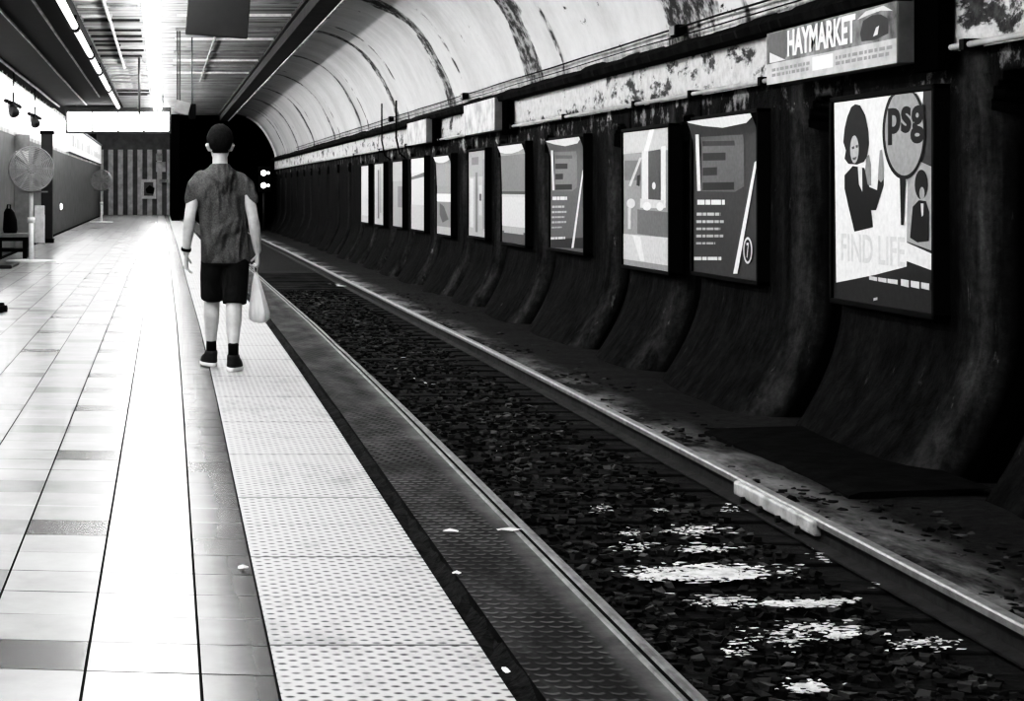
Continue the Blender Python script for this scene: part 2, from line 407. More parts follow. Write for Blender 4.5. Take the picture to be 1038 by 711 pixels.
# ties
tie = MB(); tie.box(1.47, 3.34, -.11, .11, -.14, .016)
tp = bevel(tie.build('railroad_tie', M['tie']), .015)
tag(tp, 'dark timber track tie half buried in black ballast', 'railroad tie', 'track ties between the rails')
tie_ds = [4.95 + .49 * k for k in range(62)]
for i, d in enumerate(tie_ds):
    o = tp if i == 0 else tp.copy()
    if i: COL.objects.link(o)
    o.location = (bend(0.0 + 1.2, d) - 1.2, d, ZB + random.uniform(-.006, 0)); o.rotation_euler.z = random.uniform(-.012, .012)
# ballast stones: nobody could count them
def rock(mb, c, r, rnd, sq=.7):
    m = Matrix.Rotation(rnd.uniform(0, 6.28), 3, 'Z') @ Matrix.Rotation(rnd.uniform(-.6, .6), 3, 'X')
    vs = []
    for a in ((-1,-1,-1),(1,-1,-1),(1,1,-1),(-1,1,-1),(-1,-1,1),(1,-1,1),(1,1,1),(-1,1,1)):
        v = (m @ Vector(a)) * .62
        k = rnd.uniform(.6, 1.2); vs.append((c[0] + v.x * r * k * 1.2, c[1] + v.y * r * k, c[2] + v.z * r * sq * k))
    mb.add(vs, [(0,3,2,1),(4,5,6,7),(0,1,5,4),(1,2,6,5),(2,3,7,6),(3,0,4,7)])
rnd = random.Random(21); mb = MB()
for k in range(15000):
    d = 4.6 + 24 * rnd.random() ** 2.2; X = rnd.uniform(1.68, 3.95)
    if 2.80 < X < 3.13: continue
    if X > 3.5 and rnd.random() < .6: continue
    ph = ((d - 4.95) / .49) % 1; ontie = ph < .24 or ph > .76
    if ontie and X < 3.3 and rnd.random() < .25: continue
    r = rnd.uniform(.010, .034)
    rock(mb, (bend(X, d), d, ZB + r * .25 + (.014 if ontie and X < 3.3 else 0)), r, rnd)
o = mb.build('ballast_stones', M['stone']); tag(o, 'loose black ballast stones spread over the track bed', 'ballast', kind='stuff')
# pale grit lying in streaks across the track
mb = MB(); rnd = random.Random(4)  # flat pale flakes clustered in streaks
for (px, py, w, hgt, n, rr) in [(700, 540, 34, 5, 60, 1), (640, 543, 14, 4, 18, .8), (712, 559, 26, 4, 75, 1), (642, 557, 22, 5, 34, .8), (715, 583, 66, 8, 420, 1.25), (665, 588, 30, 4, 60, 1), (812, 615, 44, 3.5, 130, 1), (727, 612, 34, 7, 75, .9), (850, 612, 22, 3, 40, 1),
                           (790, 650, 40, 9, 60, .9), (830, 640, 40, 8, 70, 1), (852, 648, 16, 4, 40, 1), (815, 700, 22, 6, 70, 1), (750, 660, 20, 9, 22, .8), (745, 517, 14, 5, 16, .8), (612, 518, 14, 5, 20, .7), (670, 520, 10, 2, 14, .7), (835, 565, 16, 10, 24, .8), (930, 655, 40, 8, 60, .8), (900, 590, 18, 10, 26, .8), (350, 288, 9, 2.5, 60, 1.4), (540, 455, 60, 25, 8, .5), (430, 390, 50, 30, 7, .5)]:
    for k in range(int(n * 1.3)):
        x = px + rnd.gauss(0, .5) * w; y = py + rnd.gauss(0, .5) * hgt
        d = F * (CH - ZB - .03) / (y - VY); X = (x - VX) * d / F
        if abs(X - bend(3.025, d)) < .10 or X < bend(1.72, d): continue
        r = rnd.uniform(.003, .009) * rr * (1 if d < 12 else 2.2)
        L_ = rnd.uniform(1.0, 4.5)
        z = ZB + .040
        vs = [(X + r * L_ * math.cos(a) * rnd.uniform(.7, 1.1), d + r * 1.3 * math.sin(a) * rnd.uniform(.6, 1.1), z + rnd.uniform(-.002, .004)) for a in [2 * PI * i / 6 for i in range(6)]]
        vs.append((X, d, z + r * .5))
        mb.add(vs, [(i, (i + 1) % 6, 6) for i in range(6)])
o = mb.build('pale_specks', M['pale_specks']); tag(o, 'pale grit and flakes scattered in streaks over the ties', 'specks', kind='stuff')

# ------------------------------------------------------------------ right tunnel wall
XW = 4.68
PD = [(10.47, 12.04), (13.56, 15.22), (15.93, 17.53), (19.15, 20.83), (22.22, 23.8), (25.0, 26.4), (27.95, 29.45), (30.8, 32.5), (33.6, 35.1), (36.5, 38.1), (39.15, 40.7)]
EDGE = [3.7, 6.5, 9.3] + [b + .07 for a, b in PD]
while EDGE[-1] < 74: EDGE.append(EDGE[-1] + 2.85)
GAPW = .62
def wall_x(d, z):
    i = 0
    while EDGE[i] < d: i += 1
    E = EDGE[i]; N = (EDGE[i-1] if i else E - 2.8) + GAPW
    fl = 0.0
    if z < .5: fl = .40 * min(1.1, ((.5 - z) / .80)) ** 1.7
    if d < N:
        c = N - GAPW / 2; top = 1.66 + math.sqrt(max(0, (GAPW/2)**2 - (d - c)**2))
        if z < top: return XW + .5 - fl * .9
        return XW
    s = min(1.0, (d - N) / .42)
    off = .26 * (1 - math.sqrt(max(0, 1 - (1 - s) ** 2)))
    if z > 1.72: off *= max(0, 1 - (z - 1.72) / .25)
    if E - d < .03: off += .05
    # the foot of each bay is dished
    mid = (d - N) / (E - N); fl *= 1.0 - .22 * (2 * mid - 1) ** 2
    return XW + off - fl + .012 * mnoise.noise((d * 1.3, z * 1.3, 0))
def wall_build():
    ds = [3.4]
    cuts = sorted([e + q for e in EDGE for q in (-.032, -.028, .0, .004, GAPW - .004, GAPW + .001)] )
    step = []
    d = 3.4
    while d < 73: step.append(d); d += .055 if d < 20 else (.09 if d < 42 else .2)
    ds = sorted(set([round(q, 4) for q in step + [c for c in cuts if 3.4 < c < 73]]))
    zs = [-.42, -.36, -.3, -.24, -.18, -.1, 0, .1, .2, .3, .4, .5, .8, 1.2, 1.55, 1.70, 1.76, 1.82, 1.86, 1.89, 1.92, 1.945, 1.97, 2.0, 2.06, 2.13]
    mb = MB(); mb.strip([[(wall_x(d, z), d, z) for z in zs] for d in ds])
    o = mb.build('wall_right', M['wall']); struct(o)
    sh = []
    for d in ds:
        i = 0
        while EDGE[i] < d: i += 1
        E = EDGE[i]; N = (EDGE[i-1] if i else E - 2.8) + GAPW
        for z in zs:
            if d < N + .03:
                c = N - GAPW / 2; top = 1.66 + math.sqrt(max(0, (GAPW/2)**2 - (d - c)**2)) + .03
                sh.append(.06 if z < top else .8)  # shade inside the recess, put into the wall tone
            elif d < N + .45: sh.append(1.0 + 3.2 * max(0, 1 - abs((d - N) / .20 - 1)) * (.6 + .8 * abs(mnoise.noise((d * 2, z * 2.2, 7)))))  # lit shoulder of the bay, brightened in the wall tone
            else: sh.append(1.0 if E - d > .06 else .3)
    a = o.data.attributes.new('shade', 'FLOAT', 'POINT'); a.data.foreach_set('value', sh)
wall_build()
# low sooty ledge along the foot of each near bay
for i, (a, b) in enumerate(zip(EDGE[2:3], EDGE[3:4])):
    rows = []
    for k in range(9):
        d = a + .12 + (b - a - .3) * k / 8; jx = .02 * mnoise.noise((d, 2, 1))
        rows.append([(3.66 + jx, d, ZB - .05), (3.68 + jx, d, ZB + .03), (3.75 + jx, d, ZB + .05), (4.45, d, ZB + .07)])
    mb = MB(); mb.strip(rows)
    mb.add(rows[0], [(0, 1, 2, 3)]); mb.add(rows[-1], [(0, 1, 2, 3)])
    struct(mb.build('trim_%d' % (4 + i), M['soot']))
# frieze above the posters
mb = MB(); mb.strip([[(4.66, d, 2.12), (4.645, d, 2.2), (4.645, d, 2.5), (4.62, d, 2.56)] for d in ds_range(3.4, 73, .3, 1.0)])
struct(mb.build('wall_frieze', M['frieze']))
# dark cornice ledge with crumbling edge
rnd = random.Random(8); rows = []
for d in ds_range(3.4, 73, .07, 1.004):
    a = rnd.random(); e = .035 * mnoise.noise((d * 1.1, 0, 5)) + .03 * (a - .5)
    rows.append([(4.64, d, 2.48), (4.50 + e, d, 2.49 + e * .3), (4.48 + e, d, 2.55 + .4 * e), (4.53 + e * .7, d, 2.60 + e), (4.64, d, 2.63 + e)])
mb = MB(); mb.strip(rows); struct(mb.build('trim_cornice', M['soot']))
# vault
VP_ = [(4.645, 2.58), (4.60, 2.85), (4.42, 3.27), (4.12, 3.77), (3.72, 4.15), (3.25, 4.37), (2.74, 4.45), (2.3, 4.46)]
def catmull(P, n):
    out = []
    for i in range(len(P) - 1):
        p0, p1, p2, p3 = P[max(i-1, 0)], P[i], P[i+1], P[min(i+2, len(P)-1)]
        for k in range(n):
            t = k / n
            out.append(tuple(.5 * (2*b + (c-a)*t + (2*a-5*b+4*c-e)*t*t + (-a+3*b-3*c+e)*t**3) for a, b, c, e in zip(p0, p1, p2, p3)))
    return out + [P[-1]]
def vault_build():
    pr = catmull(VP_, 5); n = len(pr); ds = ds_range(3.4, 72.5, .3, 1.0); vs = []; fs = []; uvs = []
    for d in ds:
        fr = abs(((d - 15.4) / 6.4 + .5) % 1 - .5) * 6.4
        for (x, z) in pr: vs.append((x + (.03 if fr < .2 else 0) * .5, d, z + (.02 if fr < .2 else 0)))
    for i in range(len(ds) - 1):
        for k in range(n - 1):
            fs.append((i*n+k, i*n+k+1, (i+1)*n+k+1, (i+1)*n+k))
            for (a, b) in ((k, i), (k+1, i), (k+1, i+1), (k, i+1)): uvs.append((a / (n - 1), ds[b]))
    me = bpy.data.meshes.new('ceiling_vault'); me.from_pydata(vs, [], fs)
    l = me.uv_layers.new(name='UVMap'); l.data.foreach_set('uv', [q for p in uvs for q in p])
    me.materials.append(M['vault']); me.polygons.foreach_set('use_smooth', [True] * len(me.polygons)); me.update()
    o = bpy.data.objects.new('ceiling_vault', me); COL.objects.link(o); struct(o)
    # pale end arch where the vault stops
    mb = MB(); mb.strip([[(x - .02, d, z - .02) for (x, z) in pr[:24]] for d in (71.2, 72.5)])
    mb.strip([[(x - .02, 72.5, z - .02) for (x, z) in pr[:24]], [(x + .5, 72.5, z + .5) for (x, z) in pr[:24]]])
    struct(mb.build('trim_arch', M['white'], smooth=True))
vault_build()

# ------------------------------------------------------------------ ceilings, left wall, far walls
mb = MB(); mb.strip([[(x, d, 4.43) for x in (-1.5, 0, 1, 2.45)] for d in ds_range(0, 74, 2, 1.0)])
struct(mb.build('ceiling', M['ceil']))
mb = MB(); mb.box(-4.3, -1.5, 0, 60, 4.08, 4.45); struct(mb.build('ceiling_soffit', M['soffit']))
mb = MB(); mb.box(2.36, 2.70, 0, 73, 4.16, 4.46, 0); mb.box(2.70, 2.755, 0, 73, 4.135, 4.185, 1); mb.box(2.30, 2.36, 0, 73, 4.36, 4.44, 0)
struct(mb.build('ceiling_beam', [M['beam'], M['beam_lip']]))
mb = MB(); mb.box(-3.5, -3.2, 0, 90, -.02, 2.5, 0); mb.box(-3.24, -3.19, 0, 90, 2.47, 2.56, 1)
struct(mb.build('wall_left', [M['left_wall'], M['beam_lip']]))
mb = MB(); mb.box(-4.6, -4.2, 0, 90, 2.5, 4.45, 0); mb.box(-4.2, -3.5, 0, 90, 2.42, 2.5, 0); struct(mb.build('wall_left_upper', M['fascia']))
# far wall: ribbed panels and a dark head
fw = MB(); x = -3.3; k = 0
fw.box(-3.4, .36, 90.1, 90.5, -.02, 4.5, 1)
while x < .3:
    fw.box(x, x + .26, 90.0, 90.12, .0, 3.35, 0); x += .5
fw.box(-3.4, .36, 89.9, 90.1, 3.36, 4.5, 1)
struct(fw.build('wall_far', [M['stripe_light'], M['stripe_dark']]))
# black running tunnel beyond the station
mb = MB()
mb.box(.36, .7, 73, 120, -.35, 4.6); mb.box(5.2, 5.6, 72.6, 120, -.6, 4.8); mb.box(.36, 5.4, 72.6, 120, 4.47, 4.8); mb.box(.3, 5.6, 119.5, 120.2, -.6, 4.8)
pr = catmull(VP_, 5)
mb.strip([[(x, 73.5, z) for (x, z) in pr], [(x + 1.2, 73.5, z + .9) for (x, z) in pr]])
mb.box(4.62, 5.4, 73.0, 73.6, -.4, 2.7)
o = mb.build('wall_tunnel', M['void']); struct(o)
mb = MB(); mb.box(-4.6, .36, 60, 90.3, 4.46, 4.6); struct(mb.build('ceiling_far', M['soffit']))

# ------------------------------------------------------------------ ceiling lights
def fixture(L=2.7):
    t = empty('ceiling_light')
    h = MB(); h.box(-.05, .05, 0, L, .05, .12); h.box(-.13, .13, 0, .05, -.03, .12); h.box(-.13, .13, L - .05, L, -.03, .12); bevel(h.build('housing', M['white'], t), .01)
    for sx in (-.09, .09):
        b = MB(); b.tube([(sx, .06, .0), (sx, L - .06, .0)], .035, 8); b.build('tube', M['tube'], t, True)
    for yy in (.4, L - .4):
        b = MB(); b.tube([(0, yy, .12), (0, yy, .48)], .012, 6); b.build('hanger', M['grey_metal'], t)
    return t
proto = fixture()
for i in range(37):
    o = proto if i == 0 else copy_tree(proto)
    o.location = (-.17, -14.9 + i * 2.75, 3.95 if i < 28 else 4.27)  # row carried on behind the camera and past the light box for added light
    tag(o, 'glaring twin tube light hung over the platform in one unbroken line', 'ceiling light', 'line of tube lights over the platform')
def fixture2(L=2.7):
    t = empty('wall_strip_light')
    h = MB(); h.box(-.14, .14, 0, L, .05, .12); bevel(h.build('housing', M['white'], t), .01)
    b = MB(); b.tube([(0, .05, 0), (0, L - .05, 0)], .05, 8); b.build('tube', M['tube_left'], t, True)
    for yy in (.5, L - .5):
        b = MB(); b.tube([(0, yy, .12), (0, yy, .27)], .012, 6); b.build('hanger', M['grey_metal'], t)
    return t
proto = fixture2()
for i in range(29):
    o = proto if i == 0 else copy_tree(proto)
    o.location = (-3.72, 5 + i * 2.8, 3.8)  # row carried on toward the camera to add light on the left floor
    tag(o, 'bright strip light high along the left wall ledge', 'strip light', 'strip lights above the left wall')
# row of lit panels hung across the far end
t = thing('hanging_light_box', 'long lit box of four white panels hung across the platform end', 'light box', (0, 58, 0))
x0, x1 = -3.18, .23
h = MB(); h.box(x0 - .04, x1 + .04, .02, .5, 3.88, 4.02); h.box(x0 - .04, x0, 0, .5, 3.2, 3.9); h.box(x1, x1 + .04, 0, .5, 3.2, 3.9); h.box(x0, x1, .1, .5, 3.2, 3.9); h.box(x0 - .04, x1 + .04, .0, .5, 3.17, 3.21)
h.build('housing', M['dark_metal'], t)
w = (x1 - x0) / 4
for k in range(4):
    b = MB(); b.box(x0 + k * w + .03, x0 + (k + 1) * w - .03, .03, .09, 3.24, 3.86); b.build('lit_panel', M['boxlit'], t)
for xx in (-2.9, -1.6, 0.0):
    b = MB(); b.tube([(xx, .3, 4.02), (xx, .3, 4.1 if xx < -1.5 else 4.43)], .02, 6); b.build('hanger', M['dark_metal'], t)
# white fascia sign box on the left wall beyond it
t = thing('fascia_sign', 'white fascia box running along the top of the left wall near the end', 'sign', (-3.2, 60, 2.56))
b = MB(); b.box(-.06, .06, -1.0, 29.5, .02, .95); b.build('panel', emis('glowing_fascia', .25, .7), t)
b = MB(); b.box(-.08, .12, -1.0, 29.5, .95, 1.02); b.box(-.08, .09, -1.0, 29.5, -.0, .03); b.build('rim', M['grey'], t)
rnd = random.Random(2)
for k in range(16):
    yy = 1 + k * 1.7; hh = rnd.uniform(.15, .4); b = MB(); b.box(.061, .066, yy, yy + rnd.uniform(.5, 1.2), .25, .25 + hh); b.build('printed_picture', ink(.45), t)
# long pale pipe with black couplings along the soffit edge
t = thing('ceiling_pipe', 'pale white pipe with black couplings along the dark soffit edge', 'pipe', (-1.47, 14, 4.03))
cuts = [0, 15.4, 21.7, 26.7, 33.8, 46]
for a, c in zip(cuts, cuts[1:]):
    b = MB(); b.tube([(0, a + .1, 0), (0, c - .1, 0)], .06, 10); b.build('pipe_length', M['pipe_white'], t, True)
for a in cuts[1:-1]:
    b = MB(); b.tube([(0, a - .16, 0), (0, a + .16, 0)], .085, 10); b.build('coupling', M['black'], t, True)
    b = MB(); b.box(-.03, .03, a - .02, a + .02, 0, .2); b.build('bracket', M['black'], t)
def conduit(X, z, d0, d1, r, m, label, grp=None, cat='conduit'):
    b = MB(); ds = ds_range(d0, d1, 3, 1.0); b.tube([(X + .012 * mnoise.noise((d * .7, X, 0)), d, z + .012 * mnoise.noise((d * .5, X, 4))) for d in ds], r, 7)
    o = b.build('ceiling_conduit', m, smooth=True, loc=(X, d0, z)); return tag(o, label, cat, grp)
gm = plain('dull_grey_conduit', .16, .5, .4, .2, .8, 1.2)
conduit(-1.88, 4.05, 14, 52, .022, gm, 'thin grey conduit under the dark soffit, nearer the white pipe')
conduit(-2.48, 4.05, 18, 57, .024, gm, 'thin grey conduit running along the middle of the dark soffit')
conduit(-3.42, 4.04, 24, 58, .034, gm, 'thick grey conduit under the dark soffit beside the left strip lights')
conduit(-.96, 4.36, 14, 44, .03, M['beam_lip'], 'pale conduit clipped to the ceiling boards left of the tube lights')
conduit(1.05, 4.38, 15, 50, .018, gm, 'thin conduit on the ceiling boards right of the tube lights')
# transverse conduits and battens across the ceiling
rnd = random.Random(12)
for k in range(26):
    d = 24.5 + 1.32 * k + rnd.uniform(-.4, .4)
    lt = rnd.random() < .5
    xa, xb = -1.45, rnd.choice([-.42, -.42, -.5, -.9])
    hh = rnd.uniform(.012, .032)
    b = MB(); b.box(xa, xb, -hh, hh, -.055, -.005); o = bevel(b.build('ceiling_batten', M['beam_lip'] if lt else M['dark_metal'], loc=(0, 0, 0)), .01)
    o.location = (0, d, 4.43)
    tag(o, ('pale' if lt else 'black') + ' batten across the ceiling between white pipe and tube lights', 'batten', ('pale' if lt else 'black') + ' ceiling battens')
for k in range(9):
    d = 26 + 2.6 * k + rnd.uniform(-.6, .6)
    b = MB(); b.box(.25, 2.28, -.035, .035, -.05, -.004); o = b.build('ceiling_strap', M['grey' if k % 2 else 'white']); o.location = (0, d, 4.43)
    tag(o, 'thin strap across the ceiling boards between tube lights and beam', 'strap', 'thin ceiling straps')
# black square sign seen from behind
def hung_sign(name, label, X0, X1, d, z0, z1, rods, m, tilt=0.0, roof=4.43):
    t = thing(name, label, 'sign', ((X0 + X1) / 2, d, z0))
    cx = (X0 + X1) / 2
    b = MB(); b.box(X0 - cx, X1 - cx, -.05, .05, 0, z1 - z0); o = bevel(b.build('panel', m, t), .012); o.rotation_euler.y = tilt
    for rx in rods:
        b = MB(); b.tube([(rx - cx, 0, z1 - z0 - .03), (rx - cx, 0, roof - z0)], .016, 6); b.build('hanger', M['dark_metal'], t)
    return t
hung_sign('hanging_sign', 'blank black square sign panel hung from the ceiling above the man', .255, .965, 20, 3.05, 3.78, (.36, .86), M['sign_back'], .07)
t = hung_sign('hanging_sign', 'small pale sign on two long rods at the tunnel mouth', .20, .50, 34.6, 2.80, 3.05, (.29, .335), plain('pale_sign', .22), .25)
hung_sign('hanging_sign', 'small black sign edge hung beside the small pale sign', .53, .68, 36, 2.75, 3.06, (.6,), M['black'], .0)
t = thing('hanger_rod', 'single dark rod hanging from the ceiling left of the tube lights', 'rod', (-.55, 41, 3.05))
b = MB(); b.tube([(0, 0, 0), (0, 0, 1.38)], .03, 8); b.build('rod', M['dark_metal'], t)
b = MB(); b.box(-.07, .07, -.07, .07, 1.34, 1.38); b.build('ceiling_plate', M['dark_metal'], t)

# ------------------------------------------------------------------ posters on the right wall
XP = 4.60
def wp(px, py):      # a measured picture point turned into (Y, Z) on the poster plane
    k = XP / (px - VX); return (k * F, CH + (VY - py) * k)
POSTER_Z = [(.625, 1.90)]
def poster(i, label, design, base, zb, zt, curl=0.0, rough=.4, sheet_z=None):
    a, b_ = PD[i]
    t = thing('wall_poster', label, 'poster', (XP, (a + b_) / 2, zb))
    yc = (a + b_) / 2; hw = (b_ - a) / 2; H = zt - zb
    L = lambda Y, Z, off=0.0: (curlx(Z) - off, Y - yc, Z - zb)
    def curlx(Z):
        q = (Z - zb) / H
        return -curl * max(0, (q - .80) / .2) ** 2
    fr = MB(); w = .035
    for (y0, y1, z0, z1) in ((-hw - w, hw + w, -w, 0), (-hw - w, hw + w, H, H + w), (-hw - w, -hw, -w, H + w), (hw, hw + w, -w, H + w)):
        fr.box(-.02, XW - XP + .03, y0, y1, z0, z1)
    fr.box(.03, XW - XP + .02, -hw, hw, 0, H)
    bevel(fr.build('poster_frame', M['black'], t), .006)
    s = MB(); n = 14
    rows = [[(curlx(zb + H * k / n), y, H * k / n) for y in (-hw, 0, hw)] for k in range(n + 1)]
    s.strip(rows); s.build('poster_sheet', ink(base, rough), t, True)
    # printed shapes and painted top reflections grouped by name, tone kept by material slots
    groups = {}
    for lay, (nm, pts, v) in enumerate(design): g = groups.setdefault(nm, []); g.append((pts, v, .003 + .0012 * list(groups).index(nm) + .00012 * len(g)))
    for nm, items in groups.items():
        mb = MB(); mats = []; 
        for pts, v, off in items:
            mt = ink(v, rough)
            if mt not in mats: mats.append(mt)
            P = []
            for (u, q) in pts:
                u = min(.998, max(.002, u)); q = min(.998, max(.002, q))
                P.append(L(yc + hw - 2 * hw * u, zb + H * q, off))
            mb.add(P, [tuple(range(len(P)))], mats.index(mt))
        mb.build(nm, mats, t)
    t['_'] = 0; del t['_']
    return t, yc, hw, zb, H
def uvp(i, zb, zt):
    a, b_ = PD[i]
    def f(px, py):
        Y, Z = wp(px, py); return ((b_ - Y) / (b_ - a), (Z - zb) / (zt - zb))
    return f
def crop(ox, oy, s): return lambda x, y: (ox + x / s, oy + y / s)
def ell(cx, cy, rx, ry, n=28): return [(cx + rx * math.cos(2*PI*k/n), cy + ry * math.sin(2*PI*k/n)) for k in range(n)]
def rect(x0, y0, x1, y1): return [(x0, y0), (x1, y0), (x1, y1), (x0, y1)]

# psg poster
zb, zt = .565, 1.905
f = uvp(0, zb, zt); c = crop(840, 80, 2.967)
def D(name, pts, v): return (name, [f(*c(*p)) for p in pts], v)
body = [(50, 290), (75, 262), (110, 268), (125, 325), (148, 335), (152, 295), (168, 300), (168, 320), (145, 395), (130, 395), (136, 446), (80, 460), (62, 385), (50, 330)]
hair = [(70, 85), (82, 76), (97, 80), (112, 108), (121, 150), (124, 195), (118, 235), (108, 250), (88, 258), (62, 256), (50, 240), (54, 215), (46, 190), (50, 150), (58, 115)]
des = [
 D('poster_panel', [(18, 66), (330, 14), (330, 160), (238, 300), (236, 565), (140, 590), (24, 613)], .80),
 D('poster_panel', [(286, 20), (335, 12), (335, 262), (276, 248)], .05),
 D('printed_photo', [(238, 300), (276, 248), (335, 266), (335, 520), (238, 490)], .34),
 D('printed_photo', [(236, 492), (335, 530), (335, 580), (236, 548)], .75),
 D('printed_woman', hair, .015), D('printed_woman', body, .012), D('printed_woman', ell(80, 212, 13, 42, 16), .42),
 D('printed_woman', [(90, 262), (103, 268), (104, 340), (94, 318)], .7),
 D('printed_woman', [(112, 275), (116, 235), (124, 228), (130, 260), (131, 322), (120, 318)], .25),
 D('printed_woman', [(150, 300), (156, 215), (163, 212), (168, 255), (168, 302), (160, 312)], .28),
 D('printed_woman', [(72, 205), (80, 202), (80, 210), (73, 212)], .08), D('printed_woman', [(84, 200), (91, 198), (91, 206), (85, 208)], .08),
 D('printed_woman', [(74, 238), (88, 234), (84, 243), (77, 244)], .1),
 D('printed_portrait', ell(282, 318, 20, 45, 18), .015), D('printed_portrait', [(256, 385), (275, 365), (296, 368), (306, 400), (304, 488), (270, 492), (248, 478)], .015),
 D('printed_portrait', ell(284, 345, 8, 20, 14), .3), D('printed_portrait', [(280, 375), (289, 375), (288, 410), (283, 415)], .55),
 D('printed_sign', [(217, 285), (236, 285), (229, 440), (221, 440)], .012),
 D('printed_sign', ell(230, 160, 65, 143, 40), .012), D('printed_sign', ell(231, 160, 58, 131, 40), .30),
]
for k, (xa, xb) in enumerate([(126, 150), (153, 178), (181, 212)]): des.append(D('address_lettering', [(xa, 593 + k * 4), (xb, 597 + k * 4), (xb, 609 + k * 5), (xa, 604 + k * 5)], .6))
for k, (xa, xb) in enumerate([(222, 246), (252, 278), (283, 308)]): des.append(D('number_lettering', [(xa, 602 + k * 5), (xb, 606 + k * 5), (xb, 628 + k * 4), (xa, 622 + k * 4)], .65))
des.append(D('printed_mark', [(140, 660), (152, 657), (152, 665), (140, 668)], .5))
t, yc, hw, zb_, H = poster(0, 'white poster with psg in a round sign and a big-haired woman gesturing', des, .03, zb, zt)
def wall_text(name, body, mat, parent, px, py, w, h, bold, off):
    Y, Z = wp(px, py); o = text_mesh(name, body, mat, parent, .25, bold, .0004, w, h)
    o.location = (-off, Y - parent.location.y, Z - parent.location.z)
    o.rotation_euler = (PI / 2, 0, -PI / 2); return o
o = wall_text('printed_lettering', 'psg', ink(.012), t, 919.5, 127, .53, .235, .008, .0088)
faint = ink(.62); o = wall_text('printed_lettering', 'FIND LIFE', faint, t, 884, 253, 1.02, .185, .004, .0037); pass

# poster 2 & 4 : dark text poster with a white slanting stripe
def text_poster(i, label, zb, zt, base, tone, f, c, ring):
    def D(name, pts, v): return (name, [f(*c(*p)) for p in pts], v)
    d = [D('poster_panel', [(335, 95), (548, 70), (548, 92), (520, 112), (440, 128), (380, 122), (337, 112)], .85),  # white reflection on the curled top, painted as a flat shape
         D('poster_panel', [(360, 158), (500, 150), (500, 166), (360, 170)], tone), D('poster_panel', [(360, 170), (500, 166), (500, 182), (360, 185)], tone),
         D('poster_panel', [(360, 185), (500, 182), (500, 320), (470, 338), (360, 336)], tone),
         D('printed_margin', rect(347, 150, 358, 335), .75)]
    for (x0, y0, x1, y1, v) in [(366, 172, 470, 188, base * .9), (365, 211, 440, 236, .03), (365, 259, 412, 285, .03), (365, 308, 468, 333, .025)]:
        d.append(D('printed_headline', [(x0, y0), (x1, y0 - 2), (x1, y1 - 2), (x0, y1)], v))
    for (x0, y0, x1, y1, v) in [(348, 364, 438, 380, .75), (346, 406, 424, 416, .5), (345, 431, 435, 440, .5), (345, 455, 424, 463, .45), (345, 478, 434, 487, .45), (345, 503, 408, 510, .4), (338, 551, 428, 562, .65)]:
        x = x0; k = 0
        while x < x1:
            ww = [17, 11, 23, 14, 19][k % 5] * (1 if v < .6 else 1.4); d.append(D('small_lettering', rect(x, y0, min(x + ww, x1), y1), v)); x += ww + 3; k += 1
    d.append(D('printed_stripe', [(536, 240), (546, 236), (480, 606), (466, 606)], .8))
    if ring: d += [D('printed_emblem', ell(514, 530, 15, 44), .7), D('printed_emblem', ell(514, 530, 11, 36), .03)]
    else: d.append(D('poster_panel', rect(337, 560, 548, 612), .03))
    return poster(i, label, d, base, zb, zt, .06)
zb2, zt2 = .60, 1.90
f2 = uvp(1, zb2, zt2); c2 = crop(600, 90, 3.231)
t2, *_ = text_poster(1, 'dark grey text poster with curled top, slanting stripe and ringed 7', zb2, zt2, .055, .12, f2, c2, True)
o = wall_text('printed_lettering', '7', ink(.75), t2, *c2(514, 530), .05, .12, .003, .0100)
# poster 4 reuses the same measured layout
text_poster(3, 'grey text poster with curled top and slanting stripe, no ringed number', .62, 1.885, .13, .19, f2, c2, False)
# poster 3
f3 = uvp(2, .56, 1.875)
def D(name, pts, v): return (name, [f3(*c2(*p)) for p in pts], v)
des = [D('poster_panel', [(104, 125), (255, 108), (255, 200), (104, 215)], .50), D('poster_panel', [(150, 395), (252, 405), (252, 490), (150, 475)], .16),
       D('poster_panel', [(104, 475), (252, 488), (252, 580), (104, 558)], .58), D('poster_panel', rect(108, 235, 160, 300), .18),
       D('printed_stripe', [(190, 122), (206, 119), (186, 205), (170, 208)], .85), D('printed_stripe', [(165, 205), (186, 203), (186, 388), (165, 385)], .7),
       D('printed_stripe', [(186, 205), (226, 198), (226, 385), (186, 385)], .09), D('printed_stripe', [(228, 190), (243, 186), (243, 390), (228, 390)], .75),
       D('printed_shape', [(158, 225), (166, 225), (130, 320), (122, 318)], .6), D('printed_shape', [(150, 285), (160, 282), (158, 320), (148, 316)], .03),
       D('printed_shape', [(160, 360), (238, 366), (238, 392), (160, 390)], .6), D('printed_shape', ell(182, 385, 14, 14, 14), .8), D('printed_shape', ell(225, 386, 12, 14, 14), .8), D('printed_shape', ell(130, 376, 14, 16, 14), .65),
       D('printed_shape', ell(205, 318, 6, 12, 12), .7), D('printed_shape', rect(120, 390, 130, 460), .55), D('printed_shape', [(135, 480), (160, 485), (175, 565), (160, 562)], .75)]
poster(2, 'poster of pale upright bars and white blobs over a light lower band', des, .30, .56, 1.875)
